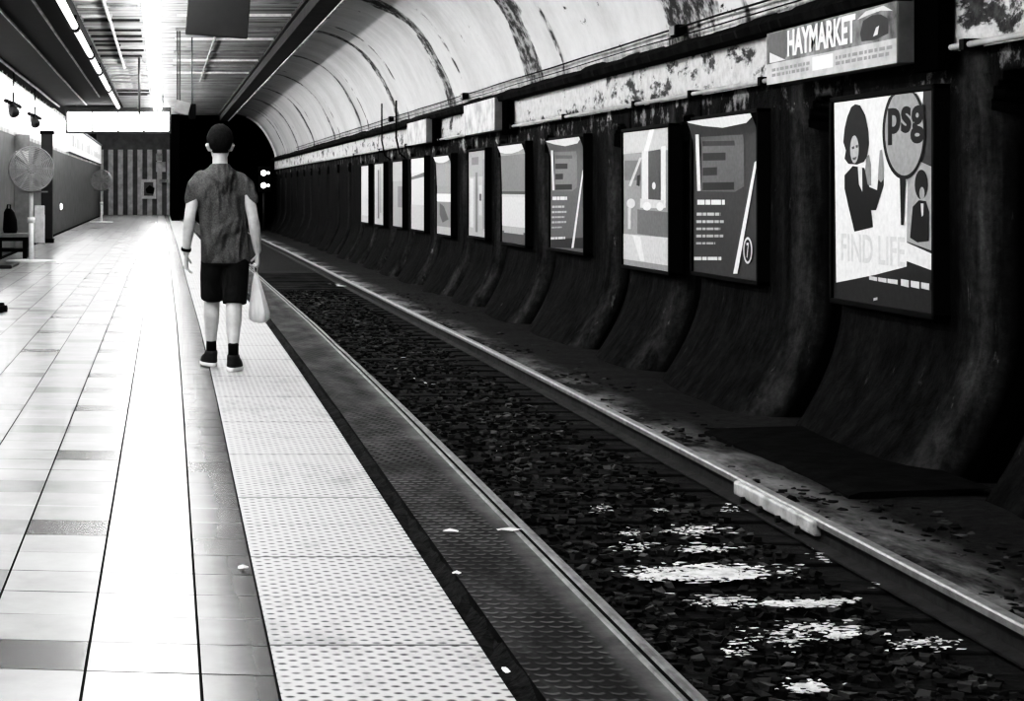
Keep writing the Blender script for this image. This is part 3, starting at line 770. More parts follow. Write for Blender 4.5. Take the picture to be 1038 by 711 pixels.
# poster 5
def UVD(lst): return lst
R = lambda u0, q0, u1, q1: [(u0, q0), (u1, q0), (u1, q1), (u0, q1)]
top_sheen = ('poster_panel', [(0, 1), (1, 1), (1, .95), (.8, .93), (.5, .915), (.2, .92), (0, .94)], .88)  # bright reflection along the curled edge, put in as a white shape
d5 = [top_sheen, ('poster_panel', R(0, .50, 1, .90), .20), ('printed_shape', [(.3, .72), (.45, .80), (.55, .70), (.7, .62), (.6, .56), (.35, .6)], .06), ('printed_shape', R(.05, .70, .2, .86), .34), ('printed_band', R(0, .47, 1, .51), .55), ('printed_band', R(0, .50, 1, .53), .08), ('poster_panel', R(0, .17, 1, .47), .62), ('poster_panel', R(0, .0, 1, .12), .10), ('printed_shape', [(.1, .13), (.5, .16), (.9, .12), (.9, .10), (.1, .10)], .4)]
poster(4, 'poster with white sheen painted on its curled top, dark picture above a blank pale half', d5, .4, .60, 1.89, .06)
d6 = [('poster_panel', R(0, .7, 1, 1), .34), ('printed_shape', R(.1, .1, .3, .68), .62), ('printed_shape', R(.42, .05, .55, .75), .20), ('printed_shape', R(.62, .25, .8, .6), .55), ('printed_shape', R(.66, .42, .76, .5), .08), ('printed_shape', R(.85, .1, .95, .9), .28), ('printed_shape', R(.2, .84, .6, .93), .2)]
poster(5, 'mottled pale poster of narrow upright grey blocks', d6, .44, .62, 1.87)
d7 = [top_sheen, ('poster_panel', R(0, .62, 1, .9), .34), ('poster_panel', R(0, .42, 1, .52), .8), ('poster_panel', R(0, .1, 1, .41), .26), ('printed_shape', [(.2, .4), (.5, .36), (.8, .2), (.4, .15), (.2, .25)], .12), ('poster_panel', R(0, 0, 1, .1), .45)]
poster(6, 'poster with white sheen painted on its curled top and one white band across the middle', d7, .32, .57, 1.85, .06)
d8 = [('poster_panel', R(0, .80, 1, 1), .72), ('printed_band', [(0, .74), (1, .80), (1, .74), (0, .70)], .16), ('poster_panel', R(0, .0, 1, .35), .52)]
poster(7, 'almost white poster crossed by one thin dark band near its top', d8, .62, .58, 1.87)
d9 = [('printed_shape', R(.5, .3, .95, .62), .22), ('poster_panel', R(0, .7, 1, 1), .42)]
poster(8, 'plain grey poster with a dark patch at mid height', d9, .36, .58, 1.85)
d10 = [('printed_shape', R(.35, .1, .5, .9), .16), ('printed_shape', R(.6, .2, .7, .95), .3), ('poster_panel', R(0, 0, .3, 1), .55)]
poster(9, 'pale poster with thin dark upright stripes', d10, .5, .56, 1.85)
d11 = [('poster_panel', R(0, 0, 1, .12), .5)]
poster(10, 'blank pale poster furthest along the wall toward the tunnel', d11, .62, .56, 1.84)

# ------------------------------------------------------------------ station name signs
def station_sign(d0, d1, z0, z1, label, X=4.44):
    t = thing('station_sign', label, 'sign', (X, (d0 + d1) / 2, z0)); hw = (d1 - d0) / 2; H = z1 - z0
    b = MB(); b.box(.0, .14, -hw, hw, 0, H); bevel(b.build('sign_box', M['grey_metal'], t), .008)
    b = MB(); b.box(.10, .19, -hw - .34, -hw - .01, -.06, H + .05); b.build('dark_gap_panel', M['void'], t)  # black panel standing in for the dark gap beside the sign
    return t, hw, H
t, hw, H = station_sign(10.62, 12.9, 2.075, 2.452, 'HAYMARKET station name sign on the frieze above the posters')
def flat(t, nm, pts, m, off):
    mb = MB(); mb.add([(-off, y, z) for (y, z) in pts], [tuple(range(len(pts)))]); return mb.build(nm, m, t)
def sgn(u, q): return (hw - 2 * hw * u, H * q)
flat(t, 'upper_band', [sgn(*p) for p in R(0, .40, 1, 1)], plain('weathered_sign_band', .15, .6, .3, 0, .9, 5), .003)
flat(t, 'lower_band', [sgn(*p) for p in R(0, 0, 1, .40)], plain('dusty_pale_band', .42, .6, .3, 0, .3, 5), .003)
flat(t, 'printed_patch', [sgn(*p) for p in [(.02, .98), (.18, .98), (.2, .6), (.17, .44), (.02, .42)]], ink(.10), .004)
flat(t, 'printed_patch', [sgn(*p) for p in [(.03, .62), (.17, .42), (.03, .42)]], ink(.6), .0045)
mb = MB()
for pts, v in (([(.78, .80), (.84, .86), (.9, .84), (.95, .74), (.95, .50), (.86, .44), (.77, .46), (.76, .6)], 0), ([(.74, .84), (.8, .95), (.92, .97), (.98, .85), (.9, .9), (.82, .88)], 1), ([(.85, .5), (.87, .64), (.89, .66), (.88, .52)], 1)):
    mb.add([(-.005 - .001 * v, *sgn(*p)) for p in pts], [tuple(range(len(pts)))], v)
mb.build('printed_picture', [ink(.03), ink(.6)], t)
o = text_mesh('lettering', 'HAYMARKET', ink(.82), t, .2, .006, .001, 1.22, .185); o.location = (-.006, sgn(.46, 0)[0], H * .715); o.rotation_euler = (PI / 2, 0, -PI / 2)
rnd = random.Random(6)
for (a, b_) in ((.05, .36), (.58, .95)):
    mb = MB()
    for q in (.14, .24):
        u = a
        while u < b_:
            w = rnd.uniform(.012, .04); mb.add([(-.0045, *sgn(*p)) for p in R(u, q, u + w, q + .06)], [(0, 1, 2, 3)]); u += w + .01
    mb.build('small_lettering', ink(.25), t)
flat(t, 'white_label', [sgn(*p) for p in R(.40, .12, .56, .36)], ink(.9), .005)
leaf = NB('blotchy_pale_print'); cc = leaf.coord(); leafm = leaf.bsdf(leaf.ramp(leaf.noise(cc, 4, 4, .6), .4, .6, .22, .5), .5, .3)
for (a, b_, z0, z1, lab) in ((23.5, 25.9, 2.10, 2.54, 'blotchy pale panel sign on the frieze above the mottled upright-block poster'), (29.6, 31.9, 2.10, 2.50, 'blotchy pale panel sign on the frieze furthest along the wall')):
    t, hw2, H2 = station_sign(a, b_, z0, z1, lab)
    mb = MB(); mb.add([(-.003, y, z) for (y, z) in ((-hw2, 0), (hw2, 0), (hw2, H2), (-hw2, H2))], [(0, 1, 2, 3)]); mb.build('sign_face', leafm, t)

# pipe, cables and conduit along the wall
t = thing('wall_pipe', 'long pale handrail-like pipe running along the wall above the posters', 'pipe', (4.58, 3.5, 2.135))
for (a, b_) in ((3.5, 7.6), (7.65, 10.2), (12.95, 17.0), (17.05, 23.1), (25.95, 29.2), (31.95, 50), (50, 72)):
    b = MB(); b.tube([(0, a - 3.5, 0), (0, b_ - 3.5, 0)], .019, 8); b.build('pipe_length', plain('pale_pipe', .40, .5, .4, 0, .25, 4), t, True)
for d in (4.6, 7.62, 10.0, 13.4, 15.2, 17.02, 20, 23, 26.4, 29, 33, 37, 42):
    b = MB(); b.box(-.032, .08, d - 3.53, d - 3.47, -.032, .032); b.build('clip', M['black'], t)
def wire(name, pts, r, m, label):
    b = MB(); b.tube(pts, r, 6); o = b.build(name, m, smooth=True); return tag(o, label, 'cable')
wr = random.Random(9)
wire('wall_cable', [(4.56 + .006 * wr.random(), d, 2.735 + .008 * wr.random()) for d in ds_range(3.6, 60, 1.2, 1.0)], .009, M['black'], 'thin black cable strung along the vault above the cornice, upper of two')
wire('wall_cable', [(4.57 + .006 * wr.random(), d, 2.665 + .008 * wr.random()) for d in ds_range(3.6, 60, 1.2, 1.0)], .006, M['soot'], 'thinner black cable strung just under the upper cable along the vault')
for (d, z, lab) in ((15.6, 2.72, 'black junction box on the vault cable above the ringed 7 poster'), (26.6, 2.72, 'black junction box on the vault cable just beyond the nearer blotchy sign'), (35.2, 2.72, 'black junction box on the vault cable where two drop cables start')):
    t = thing('junction_box', lab, 'junction box', (4.56, d, z)); b = MB(); b.box(-.03, .06, -.09, .09, -.05, .05); bevel(b.build('box', M['black'], t), .01)
    b = MB(); b.box(-.04, -.03, -.08, .08, -.04, .04); b.build('lid', M['dark_metal'], t)
for d, top, lab in ((35.6, 3.05, 'black cable dropping down the frieze beside the far pale sign, further one'), (33.4, 3.0, 'black cable dropping down the frieze beside the far pale sign, nearer one')):
    wire('drop_cable', [(4.44, d, top), (4.44, d, 2.66), (4.44, d, 2.3), (4.50, d, 2.0), (4.62, d, 1.9)], .016, M['black'], lab)
# tunnel signal
t = thing('tunnel_signal', 'signal with two glowing white lamps at the tunnel mouth', 'signal', (4.06, 70.5, ZB))
b = MB(); b.tube([(0, 0, -.05), (0, 0, 1.6)], .05, 8); b.build('post', M['dark_metal'], t, True)
b = MB(); b.box(-.22, .3, -.1, .12, 1.55, 2.6); bevel(b.build('housing', M['black'], t), .03)
for zz in (1.83, 2.33):
    for dx, r in ((-.02, .115), (.17, .06)):
        b = MB(); b.ball((dx, -.13, zz), (r, .05, r)); b.build('lamp', M['lamp'], t, True)

# ------------------------------------------------------------------ left side
# dark column
t = thing('column', 'dark square column standing before the left wall behind the near fan', 'column', (-2.83, 43, 0))
b = MB(); b.box(-.14, .14, -.14, .14, 0, 2.72); bevel(b.build('shaft', M['dark_metal'], t), .02)
b = MB(); b.box(-.17, .17, -.17, .17, 2.66, 2.74); b.box(-.16, .16, -.16, .16, 0, .1); b.build('collar', M['black'], t)
t = thing('pillar_panel', 'grey upright panel with a white plate on it beside the bench', 'panel', (-3.03, 38, 0))
b = MB(); b.box(-.17, .15, -.03, .03, 0, 2.5); bevel(b.build('panel', M['grey'], t), .01)
b = MB(); b.box(-.15, .13, -.045, -.031, 1.72, 2.14); b.build('white_plate', M['white'], t)
t = thing('sign_board', 'white board leaning on the foot of the dark column', 'board', (-2.98, 42.2, 0))
b = MB(); b.box(-.10, .14, -.025, .025, .02, .92); bevel(b.build('board', M['white'], t), .01)
b = MB(); b.box(-.10, -.07, .02, .3, 0, .7); b.box(.1, .13, .02, .3, 0, .7); b.build('stand', M['grey_metal'], t)
# bench
t = thing('bench', 'dark slatted bench against the left wall by the fan', 'bench', (-2.87, 33.6, 0))
for k in range(5):
    b = MB(); b.box(-.36, .34, -.42 + k * .17, -.27 + k * .17, .40, .47); bevel(b.build('seat_slat', M['grey'], t), .012)
b = MB(); b.box(-.36, .34, -.38, .4, .33, .40); b.build('seat_frame', M['black'], t)
for sx in (-.28, .26):
    for sy in (-.34, .34):
        b = MB(); b.box(sx - .04, sx + .04, sy - .04, sy + .04, 0, .34); b.build('leg', M['black'], t)
b = MB(); b.box(-.36, .34, -.3, .3, .12, .18); b.build('stretcher', M['black'], t)
t = thing('backpack', 'black bag standing on the slatted bench', 'bag', (-2.92, 33.6, .472))
b = MB(); b.rings([(0.0, 0, 0, .12, .10), (.06, 0, 0, .14, .12), (.25, .0, 0, .13, .12), (.40, -.02, 0, .10, .09), (.47, -.03, 0, .05, .05)], 16); b.build('bag_body', M['black'], t, True)
b = MB(); b.tube([(-.06, 0, .46), (-.05, 0, .54), (.0, 0, .54), (.01, 0, .45)], .014, 6); b.build('handle', M['black'], t, True)
t = thing('floor_slab', 'dark slab lying on the tiles in front of the bench', 'mat', (-2.72, 29.6, 0))
b = MB(); b.box(-.34, .24, -.75, .75, .004, .06); bevel(b.build('slab', M['dark_metal'], t), .02)  # low dark slab on the floor
# drum fans on stands
def drum_fan():
    t = empty('pedestal_fan'); r = .40; zc = 1.68
    b = MB(); b.rings([(0.0, 0, 0, .46, .46), (.02, 0, 0, .46, .46), (.035, 0, 0, .1, .1)], 28); b.build('base', M['white'], t, True)
    b = MB(); b.tube([(0, 0, .03), (0, 0, .75)], .05, 12); b.tube([(0, 0, .70), (0, 0, .80)], .068, 12); b.tube([(0, 0, .78), (0, 0, 1.27)], .036, 12); b.build('pole', M['white'], t, True)
    b = MB()
    n = 36; vs = []; fs = []
    for (rr, y) in ((r, -.18), (r + .015, -.18), (r + .015, .18), (r, .18)):
        for k in range(n): a = 2*PI*k/n; vs.append((rr*math.cos(a), y, zc + rr*math.sin(a)))
    for i in range(4):
        for k in range(n): fs.append((i*n+k, i*n+(k+1)%n, ((i+1)%4)*n+(k+1)%n, ((i+1)%4)*n+k))
    b.add(vs, fs); b.build('drum', M['grey'], t, True)
    for y in (-.19, .19):
        b = MB()
        for q in range(1, 14):
            rr = r * q / 13; b.tube([(rr*math.cos(2*PI*k/28), y, zc + rr*math.sin(2*PI*k/28)) for k in range(29)], .008, 5, cap=False)
        for q in range(12):
            a = PI * q / 6; b.tube([(0, y, zc), (r*math.cos(a), y, zc + r*math.sin(a))], .009, 5)
        b.build('grille', plain('dusty_grille', .34, .6, .3), t)
    b = MB(); b.tube([(0, -.14, zc), (0, .14, zc)], .09, 14); hub = b.build('motor', M['grey'], t, True)
    for q in range(5):
        a0 = 2*PI*q/5; b = MB(); rows = []
        for s in range(5):
            rr = .07 + (r - .1) * s / 4; wv = .10 + .09 * s / 4
            rows.append([(rr*math.cos(a0+u), y - .03, zc + rr*math.sin(a0+u)) for (u, y) in ((-wv*1.8/ (1 + s*.5), -.05), (0, 0), (wv*1.8/(1 + s*.5), .05))])
        b.strip(rows); b.build('fan_blade', M['grey_metal'], hub, True)
    b = MB(); b.tube([(0, 0, 1.24), (0, 0, zc - r)], .03, 8); b.box(-.3, .3, -.05, .05, 1.25, 1.28); b.build('yoke', M['grey'], t)
    return t
fan = drum_fan(); fan.location = (-2.39, 31.9, 0); fan.rotation_euler.z = .12
tag(fan, 'round drum fan on a white pole beside the bench', 'fan')
fan2 = copy_tree(fan); fan2.location = (-2.45, 70, 0); fan2.rotation_euler.z = -.2
tag(fan2, 'round drum fan on a pole near the ribbed far wall', 'fan')
# small lamp on the wall, ceiling spot brackets
t = thing('wall_lamp', 'tiny round white lamp low on the left wall', 'lamp', (-3.2, 54.7, .77))
b = MB(); b.ball((.03, 0, 0), (.05, .16, .10)); b.build('lens', emis('small_lamp_glow', 1.5), t, True)
b = MB(); b.box(-.01, .012, -.2, .2, -.14, .14); b.build('back_plate', M['dark_metal'], t)
for (X, d, lab) in ((-3.46, 40.7, 'black spotlight bracket hung before the left strip lights, above the bench'), (-3.46, 47.5, 'black spotlight bracket hung before the left strip lights, above the dark column')):
    t = thing('spotlight', lab, 'spotlight', (X, d, 3.2))
    b = MB(); b.tube([(0, 0, .1), (0, 0, .88)], .02, 6); b.build('rod', M['black'], t)
    b = MB(); b.tube([(-.1, -.9, .12), (0, .0, .10), (.08, .9, .06)], .05, 8); b.build('arm', M['black'], t)
    b = MB(); b.tube([(-.05, -.2, .06), (.06, -.5, -.14)], [.08, .13], 12); b.build('lamp_head', M['dark_metal'], t, True)
# left scrap, signs on the far wall
t = MB(); rnd = random.Random(14)
for (cx, cy, r) in ((-1.78, 19.2, .05), (-1.74, 18.6, .05), (-1.70, 18.75, .04)):
    t.rings([(.002, cx, cy, r, r), (.03, cx, cy, r * 1.1, r * .9), (.07, cx + .02, cy, r * .5, r * .4)], 7)
tag(t.build('crumpled_wrapper', M['black']), 'black crumpled wrapper on the tiles by the left edge', 'wrapper')
def framed(X0, X1, z0, z1, lab):
    d = 89.9; t = thing('framed_notice', lab, 'notice', ((X0 + X1) / 2, d, z0)); w = (X1 - X0) / 2; H = z1 - z0
    b = MB(); b.box(-w, w, -.02, .06, 0, H); b.build('frame', M['white'], t)
    b = MB(); b.box(-w + .16, w - .16, -.03, -.019, .16, H - .16); b.build('picture', M['stripe_dark'], t)
    b = MB(); b.add([(-.1, -.032, .3), (.25, -.032, .25), (.3, -.032, .55), (.05, -.032, .7), (-.15, -.032, .5)], [(0, 1, 2, 3, 4)]); b.build('printed_shape', M['black'], t)
framed(-1.12, -.33, .82, 1.83, 'white framed dark notice on the ribbed far wall')
for (X0, X1, z0, z1, lab) in ((-.35, .15, 2.2, 2.72, 'pale plate on the far wall above the framed notice'), (-.35, -.02, 2.78, 3.15, 'small pale plate highest on the far wall'), (-.18, .28, 1.66, 1.82, 'narrow pale plate on the far wall beside the framed notice')):
    b = MB(); b.box(X0, X1, 89.84, 89.99, z0, z1); tag(bevel(b.build('wall_plate', M['beam_lip']), .01), lab, 'plate')
# paper scraps
def scrap(px, py, w, l, lab, z=.008, rot=0, g=None):
    d = F * (CH - z) / (py - VY); X = (px - VX) * d / F; rr = random.Random(px)
    b = MB(); n = 9; vs = [(w * math.cos(2*PI*k/n) * rr.uniform(.6, 1.1), l * math.sin(2*PI*k/n) * rr.uniform(.6, 1.1), rr.uniform(0, .006)) for k in range(n)] + [(0, 0, .012)]
    b.add(vs, [(k, (k + 1) % n, n) for k in range(n)])
    o = b.build('paper_scrap', M['white']); o.location = (X, d, z); o.rotation_euler.z = rot
    tag(o, lab, 'litter')
scrap(246, 576, .02, .03, 'white paper scrap on the tiles against the tactile strip')
scrap(456, 539, .035, .02, 'white flat scrap lying across the dark edge plate')
scrap(516, 538, .06, .018, 'long white scrap on the edge plate near the metal nosing')
scrap(463, 582, .02, .02, 'small white scrap in the dark joint beside the tactile strip')
scrap(513, 681, .014, .03, 'white paper scrap in the dark joint closest to the viewer')
def scuff(px, py, n, sx, sy, lab):
    pass

# ------------------------------------------------------------------ the walking man
def remesh(o, vs, it=3):
    r = o.modifiers.new('remesh', 'REMESH'); r.mode = 'VOXEL'; r.voxel_size = vs; r.use_smooth_shade = True
    s = o.modifiers.new('smooth', 'SMOOTH'); s.iterations = it; s.factor = .5; return o
skin = NB('skin_grey'); sc_ = skin.coord(); sn = skin.noise(sc_, 14, 4); skinm = skin.bsdf(skin.ramp(sn, .3, .7, .50, .64), .5, .35)
hairm = NB('dark_hair'); hc = hairm.coord(); hn = hairm.noise(hairm.scale(hc, (60, 60, 14)), 3, 4, .7); hairmat = hairm.bsdf(hairm.ramp(hn, .3, .7, .003, .022), .75, .15, 0, hairm.bump(hn, .8, .01))
sh = NB('heather_grey_shirt'); shc = sh.coord(); hn1 = sh.noise(sh.scale(shc, (1, 1, .8)), 110, 3, .8)
fold = sh.noise(sh.scale(shc, (1.8, 1, .8)), 4.2, 2, .45, .35)
shirtm = sh.bsdf(sh.ramp(hn1, .3, .7, .055, .15), .85, .1, 0, sh.bump(fold, 1.0, .2))
st_ = NB('black_shorts_cloth'); stc = st_.coord(); sf = st_.noise(st_.scale(stc, (2, 1, 1)), 6, 3, .5, .8); shortsm = st_.bsdf(st_.ramp(sf, .3, .7, .008, .022), .8, .15, 0, st_.bump(sf, .6, .04))
man = thing('person', 'man in grey T-shirt and black shorts walking away with a white bag', 'person', (.44, 12.8, 0))
OX, OY = .44, 12.8
def man_part(mb, name, mat, parent=man, smooth=True):
    mb.v = [(x - OX, y - OY, z) for (x, y, z) in mb.v]; return mb.build(name, mat, parent, smooth)
Y0 = 12.80
b = MB()
# torso core
b.rings([(.80, .455, Y0, .13, .095), (.88, .455, Y0 + .0, .165, .115), (.95, .452, Y0, .16, .11), (1.08, .44, Y0, .142, .095), (1.2, .432, Y0 + .005, .155, .105), (1.32, .425, Y0, .175, .11), (1.39, .42, Y0 - .005, .145, .09), (1.44, .417, Y0 - .01, .080, .064), (1.48, .417, Y0 - .01, .056, .056), (1.57, .417, Y0 + .005, .054, .056)], 28)
# head
hx, hy, hz = .418, Y0 + .02, 1.635
b.rings([(1.51, hx, hy + .03, .03, .035), (1.53, hx, hy + .04, .05, .06), (1.56, hx, hy + .02, .062, .082), (1.60, hx, hy, .070, .094), (1.65, hx, hy - .005, .074, .098), (1.69, hx, hy - .008, .072, .094), (1.73, hx, hy - .008, .056, .074), (1.755, hx, hy - .008, .026, .036)], 24)
b.limb([(hx, hy + .095, 1.645), (hx + .002, hy + .108, 1.62), (hx + .003, hy + .112, 1.605)], [.010, .013, .014], 10)
for sx in (-1, 1):
    b.limb([(hx + sx * .080, hy - .012, 1.650), (hx + sx * .092, hy - .020, 1.63), (hx + sx * .080, hy - .008, 1.595)], [.013, .016, .011], 10, flat=1.5)
# arms
b.limb([(.274, Y0 - .005, 1.37), (.225, Y0 - .02, 1.28), (.195, Y0 - .045, 1.10)], [.045, .048, .042])
b.limb([(.195, Y0 - .045, 1.10), (.187, Y0 - .035, 1.02), (.177, Y0 - .01, .92), (.170, Y0 + .012, .845)], [.042, .043, .034, .026])
b.limb([(.560, Y0 - .005, 1.35), (.62, Y0 - .03, 1.28), (.655, Y0 - .06, 1.10)], [.045, .048, .042])
b.limb([(.655, Y0 - .06, 1.10), (.668, Y0 - .05, 1.02), (.682, Y0 - .025, .92), (.690, Y0 - .01, .86)], [.042, .043, .034, .026])
# legs
b.limb([(.375, Y0, .90), (.366, Y0 + .05, .70), (.360, Y0 + .11, .50)], [.075, .076, .058])
b.limb([(.360, Y0 + .11, .50), (.357, Y0 + .10, .38), (.356, Y0 + .115, .24), (.358, Y0 + .15, .12)], [.058, .060, .045, .034])
b.limb([(.535, Y0, .90), (.524, Y0 - .03, .70), (.516, Y0 - .06, .50)], [.075, .076, .058])
b.limb([(.516, Y0 - .06, .50), (.513, Y0 - .10, .38), (.508, Y0 - .155, .24), (.506, Y0 - .20, .12)], [.058, .061, .045, .034])
b.limb([(.358, Y0 + .14, .10), (.352, Y0 + .24, .05), (.345, Y0 + .34, .04)], [.034, .034, .03])
b.limb([(.506, Y0 - .20, .09), (.508, Y0 - .11, .05), (.510, Y0 + .0, .04)], [.034, .034, .03])
# left hand, hanging and slightly curled
def hand(b, W, fdir, across, palmn, curl, grip=False):
    """W wrist, fdir finger direction, across = from little finger to index, palmn = palm facing"""
    W = Vector(W); f = Vector(fdir).normalized(); a = Vector(across).normalized(); p = Vector(palmn).normalized()
    b.limb([W, W + f * .045, W + f * .085], [.026, .034, .036], 12, flat=.5, up=a)
    for k, (ln, o) in enumerate(((.060, -.031), (.075, -.011), (.080, .011), (.072, .031))):
        P = [W + f * .08 + a * o]; ang = curl * .5; step = ln / 3
        for s in range(3):
            dd = f * math.cos(ang) + p * math.sin(ang); P.append(P[-1] + dd * step * (1.1 if s == 0 else .95)); ang += curl
        b.limb([tuple(q) for q in P], [.0092, .0088, .0082, .0072], 8)
    T = W + f * .03 + a * .030
    t1 = T + (a * .65 + f * .6 + p * .45).normalized() * .035
    t2 = t1 + (a * .15 + f * .75 + p * (.9 if grip else .5)).normalized() * .03
    b.limb([tuple(T), tuple(t1), tuple(t2)], [.013, .011, .009], 8)
hand(b, (.170, Y0 + .014, .838), (.02, .12, -1), (.1, 1, .1), (1, -.05, 0), .38)
hand(b, (.691, Y0 - .008, .852), (-.03, .05, -1), (-.05, 1, .05), (-1, -.05, 0), .95, True)
body = remesh(man_part(b, 'body', skinm), .0058, 3)
# face
for sx in (-1, 1):
    e = MB(); e.ball((hx + sx * .03, hy + .082, 1.655), .012); man_part(e, 'eye', M['white'])
m_ = MB(); m_.limb([(hx - .022, hy + .098, 1.578), (hx, hy + .103, 1.576), (hx + .022, hy + .098, 1.578)], [.004, .006, .004], 8); man_part(m_, 'mouth', ink(.2))
# hair cap: thick on top, shorter down to the nape
def hair_build():
    nu, nv = 40, 22; vs = []; fs = []
    for i in range(nv + 1):
        th = PI * i / nv
        for k in range(nu):
            a = 2 * PI * k / nu
            x, y, z = math.sin(th) * math.cos(a), math.sin(th) * math.sin(a), math.cos(th)
            up = max(0, z); r = 1 + .05 * up + .075 * mnoise.noise((x * 8, y * 8, z * 8)) * (1 if z > -.1 else .4)
            sh = 1.0 if z > -.15 else 1 - .10 * (-z - .15)
            vs.append((hx + x * (.096 + .006 * up) * r * sh, hy - .008 + y * .118 * r * sh, 1.664 + z * .118 * r))
    ff = []
    for i in range(nv):
        for k in range(nu):
            q = (i*nu+k, i*nu+(k+1)%nu, (i+1)*nu+(k+1)%nu, (i+1)*nu+k)
            c = sum((Vector(vs[j]) for j in q), Vector()) / 4
            if c.y > hy + .045 and c.z < 1.705: continue
            if c.y > hy + .005 and c.z < 1.655: continue
            if abs(c.x - hx) > .055 and c.z < 1.64 and c.y > hy - .055: continue
            if c.z < 1.575: continue
            ff.append(q)
    m = MB(); m.add(vs, ff); o = man_part(m, 'hair', hairmat); s = o.modifiers.new('thick', 'SOLIDIFY'); s.thickness = .006
hair_build()
# T-shirt
b = MB()
b.rings([(.772, .458, Y0, .172, .118), (.79, .458, Y0, .180, .126), (.88, .456, Y0 - .002, .179, .126), (1.0, .446, Y0, .172, .118), (1.12, .436, Y0 - .002, .176, .12), (1.24, .429, Y0, .190, .125), (1.33, .424, Y0, .198, .122), (1.395, .420, Y0 - .004, .178, .108), (1.44, .416, Y0 - .008, .126, .088), (1.472, .416, Y0 - .01, .084, .074), (1.497, .418, Y0 - .01, .066, .066)], 36)
b.limb([(.285, Y0 - .004, 1.388), (.236, Y0 - .012, 1.33), (.205, Y0 - .025, 1.235)], [.066, .064, .053], 18)
b.limb([(.552, Y0 - .004, 1.378), (.610, Y0 - .016, 1.33), (.648, Y0 - .035, 1.235)], [.064, .063, .052], 18)
shirt = remesh(man_part(b, 't_shirt', shirtm), .009, 4)
# shorts
b = MB()
b.rings([(.76, .457, Y0, .165, .112), (.84, .457, Y0, .172, .118), (.92, .456, Y0, .165, .112)], 28)
b.tube([(.378, Y0, .86), (.369, Y0 + .045, .68), (.362, Y0 + .095, .503)], [.098, .096, .084], 22)
b.tube([(.535, Y0, .86), (.528, Y0 - .02, .68), (.521, Y0 - .055, .478)], [.098, .098, .088], 22)
shorts = remesh(man_part(b, 'shorts', shortsm), .009, 3)
# socks and shoes
for (ax, ay, tx, ty, lift) in ((.358, Y0 + .145, .305, Y0 + .40, 0.0), (.506, Y0 - .20, .552, Y0 + .065, 0.0)):
    s = MB(); s.tube([(ax - .001, ay - .025, .20), (ax, ay - .01, .14), (ax, ay, .07)], [.038, .037, .039], 14); man_part(s, 'sock', M['black'])
    D_ = Vector((tx - ax, ty - ay, 0)); L_ = D_.length; D_.normalize(); S = Vector((D_.y, -D_.x, 0)); heel = Vector((ax, ay, 0)) - D_ * .065
    def footring(z, k, hw):
        out = []
        for j in range(26):
            a = 2 * PI * j / 26; u = math.cos(a); w = math.sin(a)
            lx = (u + 1) / 2 * .285; wid = hw * (.80 + .35 * math.sin(PI * min(1, lx / .285 * .9))) * k
            out.append(heel + D_ * (lx * (1 - (1 - k) * .3)) + S * (w * wid) + Vector((0, 0, z)))
        return out
    sole = MB(); r0, r1, r2 = footring(.004, .96, .052), footring(.014, 1.0, .054), footring(.034, 1.0, .053)
    n = 26; sole.add(r0 + r1 + r2, [(i*n+k, i*n+(k+1)%n, (i+1)*n+(k+1)%n, (i+1)*n+k) for i in range(2) for k in range(n)] + [tuple(range(n)), tuple(range(2*n, 3*n))])
    shoe = MB(); rr = [footring(.034, .97, .052)]
    up = []
    for (z, fr, wd) in ((.055, .98, .054), (.075, .82, .051), (.10, .52, .047), (.122, .44, .044)):
        ring = []
        for j in range(26):
            a = 2 * PI * j / 26; lx = (math.cos(a) + 1) / 2 * .275 * fr + .004
            ring.append(heel + D_ * lx + S * (math.sin(a) * wd) + Vector((0, 0, z)))
        up.append(ring)
    allr = [rr[0]] + up
    shoe.add([p for r in allr for p in r], [(i*n+k, i*n+(k+1)%n, (i+1)*n+(k+1)%n, (i+1)*n+k) for i in range(len(allr) - 1) for k in range(n)] + [tuple(range((len(allr)-1)*n, len(allr)*n))])
    sh_o = man_part(shoe, 'shoe', plain('dark_shoe_knit', .02, .7, .3, 0, .5, 30))
    so = man_part(sole, 'sole', M['white'], sh_o)
w = MB(); w.tube([(.169, Y0 + .008, .862), (.172, Y0 + .003, .882)], .031, 16, cap=False); o = man_part(w, 'wristband', M['black']); s = o.modifiers.new('thick', 'SOLIDIFY'); s.thickness = .006; s.offset = 1

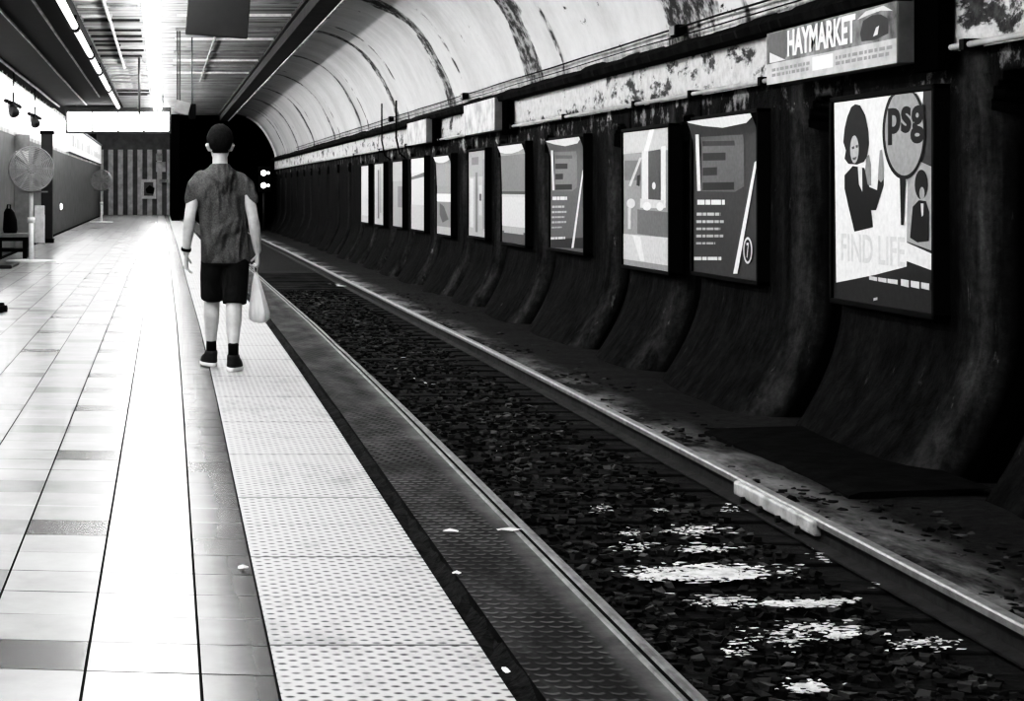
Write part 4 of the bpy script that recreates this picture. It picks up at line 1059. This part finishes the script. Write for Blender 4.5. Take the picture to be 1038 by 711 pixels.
# white carrier bag hanging from his right hand
bagm = NB('white_bag_film'); bc = bagm.coord(); bn = bagm.noise(bagm.scale(bc, (2.4, 2.4, .7)), 7, 4, .6, .6); bagmat = bagm.bsdf(bagm.ramp(bn, .3, .7, .75, .92), .4, .4, 0, bagm.bump(bn, .7, .03))
bx, by = .678, Y0 - .005
t = thing('carrier_bag', 'white plastic carrier bag hanging from the walking man’s right hand', 'bag', (bx, by, .32))
b = MB(); prof = [(.335, .028, .012, .010), (.342, .028, .045, .035), (.365, .026, .070, .052), (.41, .022, .074, .056), (.47, .017, .066, .05), (.54, .012, .050, .038), (.61, .006, .034, .026), (.67, .002, .020, .016), (.705, 0, .011, .010)]
b.rings([(z - .32, cx, 0, rx, ry) for (z, cx, rx, ry) in prof], 36, mod=lambda i, a: 1 + (.10 * math.sin(a * 5 + i * .25) + .06 * math.sin(a * 9 - i * .4)) * (1 if i > 1 else .3))
b.build('bag_body', bagmat, t, True)
for dy in (-.012, .014):
    b = MB(); b.tube([(0, 0, .375), (-.012, dy, .40), (-.020, dy * 1.5, .435), (-.014, dy * 1.5, .452), (.0, dy, .44), (.012, dy, .41), (.004, 0, .375)], .006, 8, flat=.5); b.build('bag_handle', bagmat, t, True)

# ------------------------------------------------------------------ world, camera, view
w = bpy.data.worlds.new('world'); scn.world = w; w.use_nodes = True
w.node_tree.nodes['Background'].inputs[0].default_value = (.5, .5, .5, 1); w.node_tree.nodes['Background'].inputs[1].default_value = 0.02
cam = bpy.data.cameras.new('camera'); co = bpy.data.objects.new('camera', cam); COL.objects.link(co); scn.camera = co
co.location = (0, 0, CH); co.rotation_euler = (PI / 2, 0, 0)
cam.sensor_fit = 'HORIZONTAL'; cam.sensor_width = 36; cam.lens = F / 1038 * 36
cam.shift_x = (519 - VX) / 1038; cam.shift_y = -(355.5 - VY) / 1038
cam.clip_start = .05; cam.clip_end = 300
vs_ = scn.view_settings; vs_.view_transform = 'Standard'; vs_.look = 'None'; vs_.exposure = 0.35; vs_.gamma = 1.0
vs_.use_curve_mapping = True
cm = vs_.curve_mapping; cv = cm.curves[3]
for (x, y) in ((.015, .006), (.06, .045), (.2, .26), (.5, .72)): cv.points.new(x, y)
cm.update()
scn.cycles.use_denoising = True
scn.cycles.max_bounces = 8; scn.cycles.sample_clamp_indirect = 6.0
